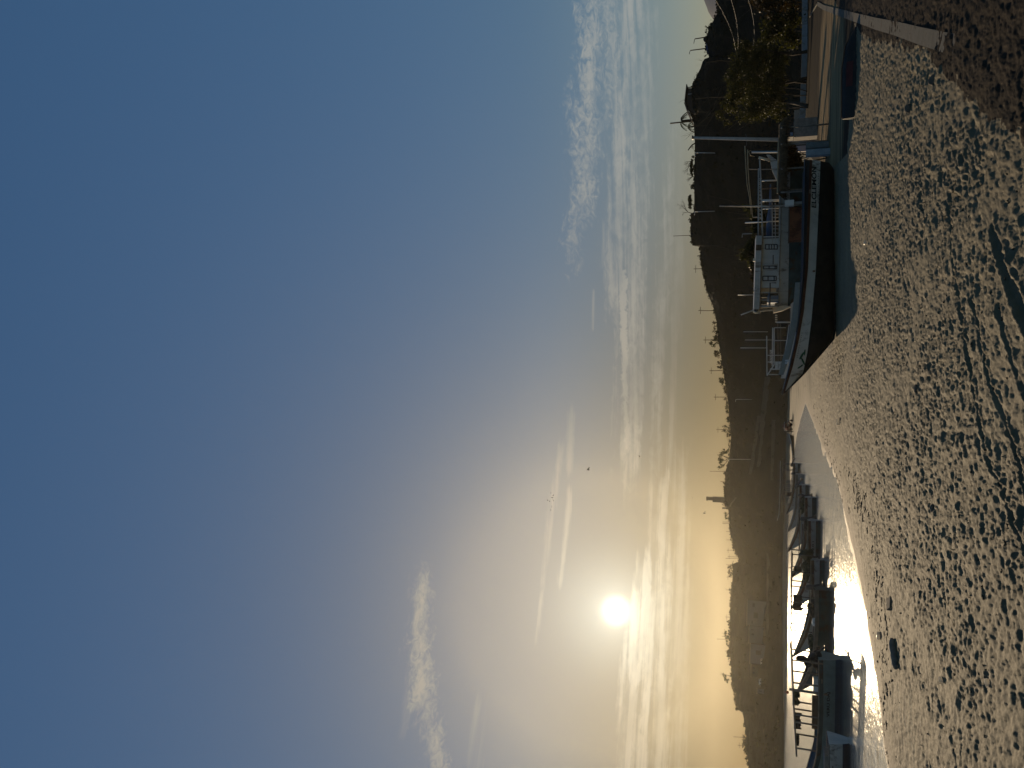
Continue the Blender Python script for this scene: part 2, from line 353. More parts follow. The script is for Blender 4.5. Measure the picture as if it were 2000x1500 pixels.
def build_ground():
    azs = np.concatenate([np.linspace(-78, -31, 50)[:-1], np.linspace(-31, 31, 1000), np.linspace(31, 78, 50)[1:]]) * math.pi / 180
    rs = [1.0]
    while rs[-1] < 4500:
        r = rs[-1]; rs.append(r * (1.05 if r < 7 else 1.0042 if r < 60 else 1.009 if r < 180 else 1.02 if r < 330 else 1.15))
    rs = np.array(rs); A, Rr = np.meshgrid(azs, rs); X = Rr * np.sin(A); Y = Rr * np.cos(A)
    z, sd = ground_base(X, Y)
    road = inside(X, Y, ROAD_POLY) * 1.0; grav = inside(X + (fbm(X * 3, Y * 3, 2, 3) - .37) * .6, Y + (fbm(X * 3, Y * 3, 2, 9) - .37) * .6, GRAVEL_POLY) * 1.0
    near = (Rr < 90)
    foot = sstep(sd, 3.5, 9.0) * (1 - road) * (1 - 0.75 * grav) * near
    patch = sstep(fbm(X * 0.22, Y * 0.22, 3, 21), 0.30, 0.50); foot = foot * (0.5 + 0.5 * patch) * (1 - 0.65 * sstep(fbm(X * 0.5 + 9, Y * 0.16, 3, 27), 0.50, 0.62))
    # trampled pits: jittered cells, each with its own size and depth
    pit = np.zeros_like(X); rim = np.zeros_like(X)
    for cs, dep, seed in ((0.13, 0.024, 3), (0.215, 0.040, 1), (0.38, 0.056, 2)):
        wx = X / cs + 0.7 * (fbm(X * 1.3, Y * 1.3, 2, seed) - .37); wy = Y / (cs * 1.35) + 0.7 * (fbm(X * 1.3, Y * 1.3, 2, seed + 40) - .37)
        ix = np.floor(wx); iy = np.floor(wy)
        for dx in (-1, 0, 1):
            for dy in (-1, 0, 1):
                cx = ix + dx; cy = iy + dy
                px = cx + 0.15 + 0.7 * _hash(cx, cy, seed); py = cy + 0.15 + 0.7 * _hash(cx, cy, seed + 7)
                rad = 0.26 + 0.34 * _hash(cx, cy, seed + 13); on = (_hash(cx, cy, seed + 19) > {3: 0.2, 1: 0.08, 2: 0.4}[seed]) * (0.45 + 0.55 * _hash(cx, cy, seed + 23))
                th = _hash(cx, cy, seed + 29) * 2.2 - 1.1; co, si = np.cos(th), np.sin(th)
                ux = wx - px; uy = wy - py; qx = (ux * co + uy * si) / rad; qy = (-ux * si + uy * co) / (rad * 0.72)
                q = np.sqrt(qx * qx + qy * qy)
                pit = np.maximum(pit, dep * on * (1 - sstep(q, 0.45, 1.05)))
                rim = np.maximum(rim, 0.35 * dep * on * np.exp(-((q - 1.15) / 0.22) ** 2))
    z = z + foot * (rim - pit)
    for line, w, dep in RUTS:
        w *= 0.7; dep *= 0.55
        d = seg_dist(X, Y, wpoly(line, 0.8)) + 0.05 * (fbm(X * 4, Y * 4, 2, 33) - .37)
        z = z - dep * (1 - sstep(d, w * 0.5, w)) * near + dep * 0.5 * np.exp(-((d - w * 1.35) / (w * 0.35)) ** 2) * near
    z = z + near * (1 - road) * sstep(sd, 0.2, 3) * ((fbm(X * 1.1, Y * 1.1, 4, 50) - 0.46) * 0.085 + (fbm(X * 6, Y * 5, 4, 60, 0.62) - 0.43) * 0.075)
    z = z + near * np.exp(-(sd / 2.5) ** 2) * (fbm(X * 0.55, Y * 0.4, 4, 66, 0.6) - 0.45) * 0.10
    # low ridges of drift along the water
    z = z + near * np.exp(-((sd - 3.6) / 1.1) ** 2) * 0.05 * (fbm(X * 0.8, Y * 2.4, 3, 71) - .3)
    z = z + (1 - near) * sstep(sd, 0.5, 4) * (fbm(X * 0.12, Y * 0.4, 3, 90) - .45) * 0.35 * (1 - road) * (Rr < 320)
    z = z + near * road * (fbm(X * 0.5, Y * 3.0, 3, 80) - .45) * 0.05
    z = z + grav * near * (fbm(X * 9, Y * 9, 3, 84) - .4) * 0.02
    o = np_grid('beach', X, Y, z, MAT['sand'], {'shore': sd, 'gravel': grav, 'road': road, 'pale': np.clip(1.3 - seg_dist(X, Y, SUN_STREAK_POLY, True) / 2.5, 0, 1) * (1 - inside(X, Y, SUN_STREAK_POLY)) + inside(X, Y, SUN_STREAK_POLY) if True else road, 'pit': foot * pit / 0.06})
    return kind(o)

MAT = {}
def sand_material():
    m = bpy.data.materials.new('sand'); m.use_nodes = True; t = NT(m.node_tree); p = t.n['Principled BSDF']
    co = t.add('ShaderNodeTexCoord').outputs['Object']
    def attr(n): return t.add('ShaderNodeAttribute', attribute_name=n).outputs['Fac']
    sd, grav, road = attr('shore'), attr('gravel'), attr('road')
    n1 = t.noise(co, 0.35, 5, 0.6); n2 = t.noise(co, 14, 4, 0.7); n3 = t.noise(co, 60, 3, 0.7)
    sand = t.ramp(n1, [(0.3, (0.096, 0.074, 0.034)), (0.55, (0.136, 0.106, 0.050)), (0.75, (0.182, 0.144, 0.071))])
    sand = t.mix(t.ss(n2, 0.58, 0.75), sand, (0.08, 0.057, 0.032, 1))
    sand = t.mix(t.ss(n3, 0.62, 0.78, 0, 0.6), sand, (0.255, 0.205, 0.112, 1))
    mp = t.add('ShaderNodeMapping'); t.l.new(co, mp.inputs[0]); mp.inputs['Scale'].default_value = (0.05, 0.55, 1)
    ns = t.noise(mp.outputs[0], 3.0, 6, 0.65, 0.4)               # drift lines, long across the view
    wetband = t.m('MULTIPLY', t.ss(sd, 14, 4), t.ss(ns, 0.52, 0.62))
    sand = t.mix(t.m('MULTIPLY', wetband, 0.7), sand, (0.10, 0.075, 0.045, 1))
    wet = t.ss(sd, 3.0, 0.6)
    sand = t.mix(t.m('MULTIPLY', wet, 0.75), sand, (0.15, 0.11, 0.07, 1))
    weed = t.m('MULTIPLY', t.ss(t.noise(co, 0.9, 5, 0.7), 0.55, 0.68), t.m('MULTIPLY', t.ss(sd, 2.5, 4.5), t.ss(sd, 9.5, 6.5)))
    sand = t.mix(t.m('MULTIPLY', weed, 0.75), sand, (0.03, 0.045, 0.03, 1))
    gr = t.ramp(t.noise(co, 9, 5, 0.75), [(0.3, (0.014, 0.011, 0.008)), (0.6, (0.042, 0.031, 0.021)), (0.8, (0.10, 0.075, 0.052))])
    sand = t.mix(grav, sand, gr)
    mp2 = t.add('ShaderNodeMapping'); t.l.new(co, mp2.inputs[0]); mp2.inputs['Scale'].default_value = (0.04, 1.1, 1); mp2.inputs['Rotation'].default_value = (0, 0, R(-6))
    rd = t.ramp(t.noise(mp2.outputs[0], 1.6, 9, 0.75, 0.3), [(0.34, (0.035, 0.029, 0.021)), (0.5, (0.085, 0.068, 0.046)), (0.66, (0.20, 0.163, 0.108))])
    rd = t.mix(1.0, rd, t.mix(attr('pale'), (0.26, 0.245, 0.23, 1), (2.3, 2.0, 1.5, 1)), 'MULTIPLY')  # sunlit streak painted lighter, the shaded road around it darker
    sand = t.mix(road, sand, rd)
    t.l.new(sand, p.inputs['Base Color'])
    t.put(p.inputs['Specular IOR Level'], t.ss(t.m('MAXIMUM', road, grav), 0.0, 1.0, 0.4, 0.04))
    t.put(p.inputs['Roughness'], t.ss(sd, 0.0, 0.5, 0.68, 0.85))
    b = t.add('ShaderNodeBump'); b.inputs['Strength'].default_value = 0.7; b.inputs['Distance'].default_value = 0.02
    t.l.new(t.m('ADD', t.noise(co, 22, 5, 0.7), t.m('MULTIPLY', n3, 0.5)), b.inputs['Height']); t.l.new(b.outputs[0], p.inputs['Normal'])
    return m
MAT['sand'] = sand_material()
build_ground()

def water_material():
    m = bpy.data.materials.new('water'); m.use_nodes = True; t = NT(m.node_tree); p = t.n['Principled BSDF']
    p.inputs['Base Color'].default_value = (0.90, 0.88, 0.80, 1); p.inputs['Roughness'].default_value = 0.05; p.inputs['Metallic'].default_value = 0.92
    p.inputs['IOR'].default_value = 1.45; p.inputs['Specular IOR Level'].default_value = 1.0
    co = t.add('ShaderNodeTexCoord').outputs['Object']
    def sc(x, y):
        mp = t.add('ShaderNodeMapping'); t.l.new(co, mp.inputs[0]); mp.inputs['Scale'].default_value = (x, y, 1); return mp.outputs[0]
    a = t.noise(sc(0.6, 1.0), 1.7, 3, 0.55, 0.3); b_ = t.noise(sc(0.7, 1.0), 6.5, 3, 0.6, 0.2); c = t.noise(sc(0.4, 1.0), 0.5, 2, 0.5)
    slick = t.ss(t.noise(sc(0.06, 1.3), 0.9, 5, 0.6, 0.2), 0.40, 0.62, 0.55, 1.1)      # calm streaks
    h = t.m('ADD', a, t.m('ADD', t.m('MULTIPLY', b_, 0.30), t.m('ADD', c, t.m('MULTIPLY', t.noise(sc(1.6, 0.8), 0.9, 4, 0.7), 1.3))))
    b = t.add('ShaderNodeBump'); b.inputs['Distance'].default_value = 0.06; t.put(b.inputs['Strength'], t.m('MINIMUM', slick, 1.0))
    t.l.new(h, b.inputs['Height']); t.l.new(b.outputs[0], p.inputs['Normal'])
    q = t.add('ShaderNodeBsdfPrincipled'); q.inputs['Base Color'].default_value = (0.90, 0.87, 0.78, 1); q.inputs['Metallic'].default_value = 0.92; q.inputs['Roughness'].default_value = 0.17
    b2 = t.add('ShaderNodeBump'); b2.inputs['Distance'].default_value = 0.045; t.l.new(h, b2.inputs['Height']); t.l.new(b2.outputs[0], q.inputs['Normal'])
    spark = t.ss(t.noise(sc(2.6, 0.75), 1.0, 5, 0.75), 0.50, 0.66)
    mx = t.add('ShaderNodeMixShader'); t.put(mx.inputs[0], t.m('SUBTRACT', 1.0, t.m('MULTIPLY', t.m('ADD', t.m('MULTIPLY', spark, 0.6), 0.25), slick), clamp=True)); t.l.new(p.outputs[0], mx.inputs[1]); t.l.new(q.outputs[0], mx.inputs[2])
    t.l.new(mx.outputs[0], t.n['Material Output'].inputs[0])
    return m
MAT['water'] = water_material()
w = MB(); w.add([(-420, 2, 0), (40, 2, 0), (40, 420, 0), (-420, 420, 0)], [(0, 1, 2, 3)])
kind(w.build('water', MAT['water'], fix=False))

# ------------------------------------------------------------------ the hill behind the bay
SKY = [(1401, -300), (1403, -60), (1401, 5), (1401, 25), (1394, 39), (1386, 54), (1380.5, 70), (1380, 80), (1382, 92), (1384, 99), (1384.5, 112), (1376, 115), (1372, 121), (1368, 134), (1363, 143), (1359, 152), (1352, 163), (1351.5, 190), (1352, 222), (1354, 230), (1356, 258), (1357, 280), (1356, 350), (1356, 414.5), (1349.5, 417), (1349, 460), (1352.5, 479.5), (1367, 482), (1370, 513), (1373.5, 534), (1377.6, 555), (1381, 570), (1393, 598), (1399, 624), (1403, 664), (1408, 690), (1410, 710), (1414, 730), (1419.5, 765), (1423, 794), (1425.5, 828), (1428, 855), (1424, 896), (1417, 921), (1416, 947), (1416, 988), (1422, 991), (1424.6, 1014), (1425.5, 1036), (1430.6, 1053), (1433, 1070), (1440, 1085), (1443, 1092), (1442, 1097.5), (1432, 1101), (1430.6, 1133), (1428, 1150), (1426, 1201), (1426, 1257), (1425.5, 1279), (1428, 1298), (1429.7, 1324), (1432.4, 1342), (1438, 1356), (1437, 1374), (1441.4, 1386), (1450.4, 1392), (1454, 1410), (1456, 1423), (1457.6, 1440), (1456, 1455), (1458, 1469), (1462, 1491), (1464, 1510), (1470, 1600), (1480, 1760)]
_sk = np.array([azel(x, y) for x, y in SKY]); _o = np.argsort(_sk[:, 0]); SK_AZ, SK_EL = _sk[_o, 0], _sk[_o, 1]
FOOT = [(-300, 122), (0, 127), (100, 132), (300, 148), (500, 170), (760, 212), (905, 244), (1075, 280), (1500, 262), (1760, 255)]
CRW = [(-300, 18), (100, 18), (300, 19), (480, 19), (760, 20), (1000, 34), (1500, 36), (1760, 36)]
def _tab(tb, az):
    a = np.array([azel(1500, y)[0] for y, _ in tb]); v = np.array([q for _, q in tb], float); o = np.argsort(a)
    return np.interp(az, a[o], v[o])
def foot_d(az): return _tab(FOOT, az)
def crest_d(az): return foot_d(az) + _tab(CRW, az)
def crest_el(az): return np.interp(az, SK_AZ, SK_EL)
def on_crest(y, back=0.0):                    # a point on the crest line under pixel column y
    az = azel(1400, y)[0]
    for _i in range(4):
        el = float(crest_el(az)); x = 1400
        lo, hi = 1300.0, 1520.0
        for _k in range(30):
            mid = (lo + hi) / 2
            if azel(mid, y)[1] > el: lo = mid
            else: hi = mid
        az = azel(lo, y)[0]
    d = float(crest_d(az)) + back
    return Vector((d * math.sin(az), d * math.cos(az), CAM_Z + (d - back) * math.tan(el) - 0.15))
def hill_h(az, t):                            # height on the slope, t from foot 0 to crest 1
    f = foot_d(az); c = crest_d(az); zc = CAM_Z + c * np.tan(crest_el(az)); z0 = 0.6
    sh = np.interp(t, [0, 0.06, 0.25, 0.6, 0.85, 1.0], [0, 0.05, 0.24, 0.63, 0.90, 1.0])
    d = f + (c - f) * t; x = d * np.sin(az); y = d * np.cos(az)
    env = np.sin(np.pi * np.clip(t, 0, 1)) ** 0.8
    g = (fbm(az * 60 + 0.6 * fbm(x * .05, y * .05, 2, 4), t * 1.6, 4, 3) - 0.47) * 1.6 * env + (fbm(x * 0.3, y * 0.3, 4, 8) - 0.47) * 1.2 * env
    return z0 + (zc - z0) * sh + g
def hill_pt(px, py):                          # the point of the slope seen at a pixel
    a, e = azel(px, py); ts = np.linspace(0, 1, 400); f = float(foot_d(a)); c = float(crest_d(a))
    d = f + (c - f) * ts; h = hill_h(np.full(400, a), ts); vis = np.arctan2(h - CAM_Z, d)
    i = int(np.argmax(vis >= e)) if (vis >= e).any() else 399
    return Vector((d[i] * math.sin(a), d[i] * math.cos(a), float(h[i])))
def build_hill():
    az = np.unique(np.concatenate([np.linspace(R(-60), R(60), 700), SK_AZ, SK_AZ + 2e-4])); ts = np.concatenate([[-0.12], np.linspace(0, 1, 110), [1.02, 1.1, 1.3, 2.0, 3.5]])
    A, T = np.meshgrid(az, ts); Tc = np.clip(T, 0, 1)
    H = hill_h(A, Tc); D = foot_d(A) + (crest_d(A) - foot_d(A)) * T
    H = np.where(T < 0, -2.0, H); H = np.where(T > 1, H - (T - 1) * 0.6 - 0.05, H)
    m = bpy.data.materials.new('dry_earth'); m.use_nodes = True; t = NT(m.node_tree); p = t.n['Principled BSDF']
    co = t.add('ShaderNodeTexCoord').outputs['Object']
    mp = t.add('ShaderNodeMapping'); t.l.new(co, mp.inputs[0]); mp.inputs['Scale'].default_value = (0.3, 0.3, 1.2)
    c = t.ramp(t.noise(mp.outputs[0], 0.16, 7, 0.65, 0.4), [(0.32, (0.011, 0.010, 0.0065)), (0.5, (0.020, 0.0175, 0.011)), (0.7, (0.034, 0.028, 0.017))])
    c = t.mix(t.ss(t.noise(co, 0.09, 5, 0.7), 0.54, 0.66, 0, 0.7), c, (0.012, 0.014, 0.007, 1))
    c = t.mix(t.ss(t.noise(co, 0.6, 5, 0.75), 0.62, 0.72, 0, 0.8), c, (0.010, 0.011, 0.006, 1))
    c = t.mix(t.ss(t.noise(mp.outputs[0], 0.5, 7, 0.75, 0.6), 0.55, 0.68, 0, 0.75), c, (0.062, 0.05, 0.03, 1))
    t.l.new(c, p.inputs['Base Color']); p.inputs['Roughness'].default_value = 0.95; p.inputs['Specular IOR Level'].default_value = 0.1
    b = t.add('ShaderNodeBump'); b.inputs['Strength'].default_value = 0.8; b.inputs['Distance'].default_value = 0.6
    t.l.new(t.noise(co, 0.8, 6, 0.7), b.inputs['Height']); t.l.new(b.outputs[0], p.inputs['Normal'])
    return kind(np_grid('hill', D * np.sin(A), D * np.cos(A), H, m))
build_hill()
def scrub():                                  # dry scrub scattered over the slope and along its edge
    g = np.random.default_rng(91); n = 3600; az = R(-34) + R(68) * g.random(n); tt = np.where(g.random(n) < .22, .985 + .03 * g.random(n), g.random(n) ** .8)
    keep = vnoise(az * 40, tt * 6, 12) + .35 * g.random(n) > .55; az = az[keep]; tt = tt[keep]; n = len(az)
    d = foot_d(az) + (crest_d(az) - foot_d(az)) * tt; z = hill_h(az, np.clip(tt, 0, 1)); P = np.stack([d * np.sin(az), d * np.cos(az), z], -1)
    r = (.16 + .50 * g.random(n) ** 3) * (d / 200); k = 8; V = []
    C = np.repeat(P, k, 0); rr = np.repeat(r, k)[:, None]; off = g.normal(size=(n * k, 3)) * rr * np.array([.7, .7, .35]); off[:, 2] = np.abs(off[:, 2]); C = C + off
    a = g.normal(size=(n * k, 3)); a /= np.linalg.norm(a, axis=1)[:, None]; b = g.normal(size=(n * k, 3)); b -= (b * a).sum(1)[:, None] * a; b /= np.linalg.norm(b, axis=1)[:, None]
    Q = np.stack([C - a * rr * .6, C + b * rr * .4, C + a * rr * .6, C - b * rr * .4], 1).reshape(-1, 3)
    m = MB(); m.v = Q.tolist(); m.f = [(4 * i, 4 * i + 1, 4 * i + 2, 4 * i + 3) for i in range(n * k)]; m.smooth = [False] * (n * k)
    kind(m.build('scrub', mat('dry_scrub', (.026, .024, .011), .9, .1, var=.6, vscale=.3), fix=False), 'stuff')
scrub()

def far_hill():                               # a paler mountain shoulder, much farther off on the right
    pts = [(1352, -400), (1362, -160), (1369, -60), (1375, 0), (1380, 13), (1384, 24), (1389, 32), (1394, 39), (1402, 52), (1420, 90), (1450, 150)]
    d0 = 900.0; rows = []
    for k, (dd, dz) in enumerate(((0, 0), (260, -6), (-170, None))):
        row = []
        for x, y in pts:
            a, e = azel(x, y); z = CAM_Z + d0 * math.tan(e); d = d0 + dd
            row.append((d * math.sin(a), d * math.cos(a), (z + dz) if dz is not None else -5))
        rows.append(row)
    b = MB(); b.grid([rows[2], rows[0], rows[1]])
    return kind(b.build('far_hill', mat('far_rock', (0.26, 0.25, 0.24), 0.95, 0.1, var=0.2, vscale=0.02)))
far_hill()

# ------------------------------------------------------------------ materials for made things
def M_(k, *a, **kw):
    if k not in MAT: MAT[k] = mat(k, *a, **kw)
    return MAT[k]
M_('white_paint', (0.62, 0.60, 0.55), 0.55, 0.4, var=0.16, vscale=1.2, stain=(0.22, 0.19, 0.15), sscale=0.9, samt=0.35, streak=(1, 1, 0.3))
M_('grey_paint', (0.34, 0.365, 0.375), 0.55, 0.4, var=0.2, vscale=1.0, stain=(0.12, 0.10, 0.08), sscale=0.8, samt=0.4)
M_('tar_black', (0.018, 0.017, 0.015), 0.7, 0.3, var=0.45, vscale=2.0, bump=0.25, bscale=8)
M_('rail_red', (0.085, 0.035, 0.022), 0.7, 0.3, var=0.35, vscale=3.0)
M_('cabin_white', (0.40, 0.385, 0.345), 0.55, 0.35, var=0.18, vscale=1.4, stain=(0.15, 0.12, 0.09), sscale=1.1, samt=0.45, streak=(1, 1, 0.3))
M_('deep_blue', (0.020, 0.024, 0.034), 0.45, 0.5, var=0.3, vscale=2.0)
M_('pale_blue', (0.15, 0.20, 0.27), 0.5, 0.4, var=0.2, vscale=2.0)
M_('teal_paint', (.13, .225, .23), .5, .4, var=.2); M_('night_blue', (.03, .07, .11), .5, .4, var=.2)
M_('dark_teal', (0.045, 0.075, 0.075), 0.6, 0.35, var=0.35, vscale=1.5, stain=(0.06, 0.035, 0.02), sscale=1.2)
M_('rust', (0.09, 0.032, 0.018), 0.85, 0.2, var=0.4, vscale=2.0, stain=(0.19, 0.075, 0.035), sscale=1.5, samt=0.8, bump=0.3)
M_('wood_brown', (0.10, 0.065, 0.04), 0.85, 0.2, var=0.35, vscale=3.0, streak=(1, 1, 6))
M_('wood_grey', (0.22, 0.19, 0.155), 0.85, 0.2, var=0.3, vscale=3.0)
M_('dark_metal', (0.035, 0.035, 0.037), 0.5, 0.5, var=0.3)
M_('pale_metal', (0.42, 0.42, 0.40), 0.45, 0.5, var=0.15)
M_('glass_dark', (0.015, 0.02, 0.024), 0.12, 0.6)
M_('ink', (0.012, 0.014, 0.016), 0.7, 0.2)
M_('pale_ink', (0.42, 0.43, 0.42), 0.7, 0.2)
M_('net', (0.05, 0.055, 0.035), 0.95, 0.1, var=0.6, vscale=6.0, bump=0.6, bscale=12)
M_('tarp_blue', (0.04, 0.075, 0.14), 0.6, 0.35, var=0.3, vscale=2.0)
M_('cloth_dark', (0.04, 0.035, 0.03), 0.9, 0.1, var=0.4, vscale=3.0)
M_('green_paint', (0.03, 0.10, 0.055), 0.7, 0.3, var=0.3)
M_('cream', (0.62, 0.50, 0.34), 0.7, 0.3, var=0.12, vscale=2)
M_('float_orange', (0.6, 0.12, 0.03), 0.6, 0.3)
M_('bamboo', (0.36, 0.29, 0.18), 0.7, 0.3, var=0.2, vscale=4)

def tb(table, s):
    a = np.array(table, float); return np.interp(s, a[:, 0], a[:, 1])
def smooth(v, k=2):
    for _i in range(k):
        w = v.copy(); w[1:-1] = 0.25 * v[:-2] + 0.5 * v[1:-1] + 0.25 * v[2:]; v = w
    return v
class Hull:
    """stations along x (0 stern, L bow); tables of (x, height) for keel and gunwale, (x, half beam)"""
    def __init__(s, L, keel, gun, beam, n=56, pw=0.55, flare=1.0):
        s.L = L; s.x = np.linspace(0, L, n); s.k = smooth(tb(keel, s.x), 1); s.g = smooth(tb(gun, s.x), 3); s.b = smooth(tb(beam, s.x), 2); s.k[-1] = min(s.k[-1], s.g[-1] - 0.01); s.pw = pw
    def y(s, i, z):
        f = np.clip((z - s.k[i]) / max(s.g[i] - s.k[i], 1e-3), 0, 1); return s.b[i] * f ** s.pw
    def ys(s, x, z):
        i = int(np.clip(round(x / s.L * (len(s.x) - 1)), 0, len(s.x) - 1)); return s.y(i, z)
    def band(s, lo, hi, rows=5, off=0.0, smoothshade=True):
        m = MB(); lo = s.k if lo is None else tb(lo, s.x) if not isinstance(lo, np.ndarray) else lo
        hi = s.g if hi is None else tb(hi, s.x) if not isinstance(hi, np.ndarray) else hi
        for side in (1, -1):
            R_ = []
            for i in range(len(s.x)):
                a = min(max(lo[i], s.k[i]), s.g[i]); b = min(max(hi[i], a), s.g[i])
                R_.append([(s.x[i], side * (s.y(i, a + (b - a) * j / (rows - 1)) + off), a + (b - a) * j / (rows - 1)) for j in range(rows)])
            m.grid(R_, smoothshade)
        return m
    def transom(s, lo, hi):
        m = MB(); lo = max(lo, s.k[0]); zs = np.linspace(lo, min(hi, s.g[0]), 8)
        m.grid([[(0, -s.y(0, z), z) for z in zs], [(0, s.y(0, z), z) for z in zs]], False); return m
    def inner(s, deck, th=0.07):
        m = MB(); dz = tb(deck, s.x)
        for side in (1, -1):
            R_ = []
            for i in range(len(s.x)):
                z0 = min(max(dz[i], s.k[i] + 0.02), s.g[i] - 0.01)
                R_.append([(s.x[i], side * max(s.y(i, z0 + (s.g[i] - z0) * j / 3) - th, 0.0), z0 + (s.g[i] - z0) * j / 3) for j in range(4)])
            m.grid(R_)
        R_ = []
        for i in range(len(s.x)):
            z0 = min(max(dz[i], s.k[i] + 0.02), s.g[i] - 0.01); y = max(s.y(i, z0) - th, 0.0)
            R_.append([(s.x[i], -y, z0), (s.x[i], 0, z0 + 0.01), (s.x[i], y, z0)])
        m.grid(R_)
        return m
    def line(s, m, zf, r, off=0.0, x0=None, x1=None, sides=(1, -1)):
        x0 = 0 if x0 is None else x0; x1 = s.L if x1 is None else x1
        for side in sides:
            p = []
            for i in range(len(s.x)):
                if x0 - 1e-6 <= s.x[i] <= x1 + 1e-6:
                    z = zf(i); p.append((s.x[i], side * (s.y(i, z) + off), z))
            m.tube(p, r, 6)
        return m

def letters(body, size, m, parent, loc, rot, name='lettering', depth=0.006, width=None):
    cu = bpy.data.curves.new(name, 'FONT'); cu.body = body; cu.size = size; cu.extrude = depth; cu.offset = size * 0.022
    o = bpy.data.objects.new(name, cu); COL.objects.link(o); bpy.context.view_layer.update()
    me = bpy.data.meshes.new_from_object(o.evaluated_get(bpy.context.evaluated_depsgraph_get()))
    bpy.data.objects.remove(o); bpy.data.curves.remove(cu)
    x = [v.co.x for v in me.vertices]; mn, mx = min(x), max(x)
    if width:
        k = width / (mx - mn)
        for v in me.vertices: v.co.x = (v.co.x - mn) * k
    me.name = name; me.materials.clear(); me.materials.append(m)
    o = bpy.data.objects.new(name, me); COL.objects.link(o); o.parent = parent; o.location = loc; o.rotation_euler = rot
    return o

def hull_text(H, root, body, size, s0, z, width, m, name='lettering'):
    o = letters(body, size, m, root, (0, 0, 0), (0, 0, 0), name, width=width)
    for v in o.data.vertices:                    # lay every point of the letters on the planking
        X, Z = s0 - v.co.x, z + v.co.y
        f = float(np.interp(X, H.x, np.arange(len(H.x)))); i = min(int(f), len(H.x) - 2)
        y = H.y(i, Z) * (1 - f + i) + H.y(i + 1, Z) * (f - i)
        v.co = (X, y + 0.02 + (0.006 if v.co.z > 0 else 0), Z)
    o.data.update(); return o

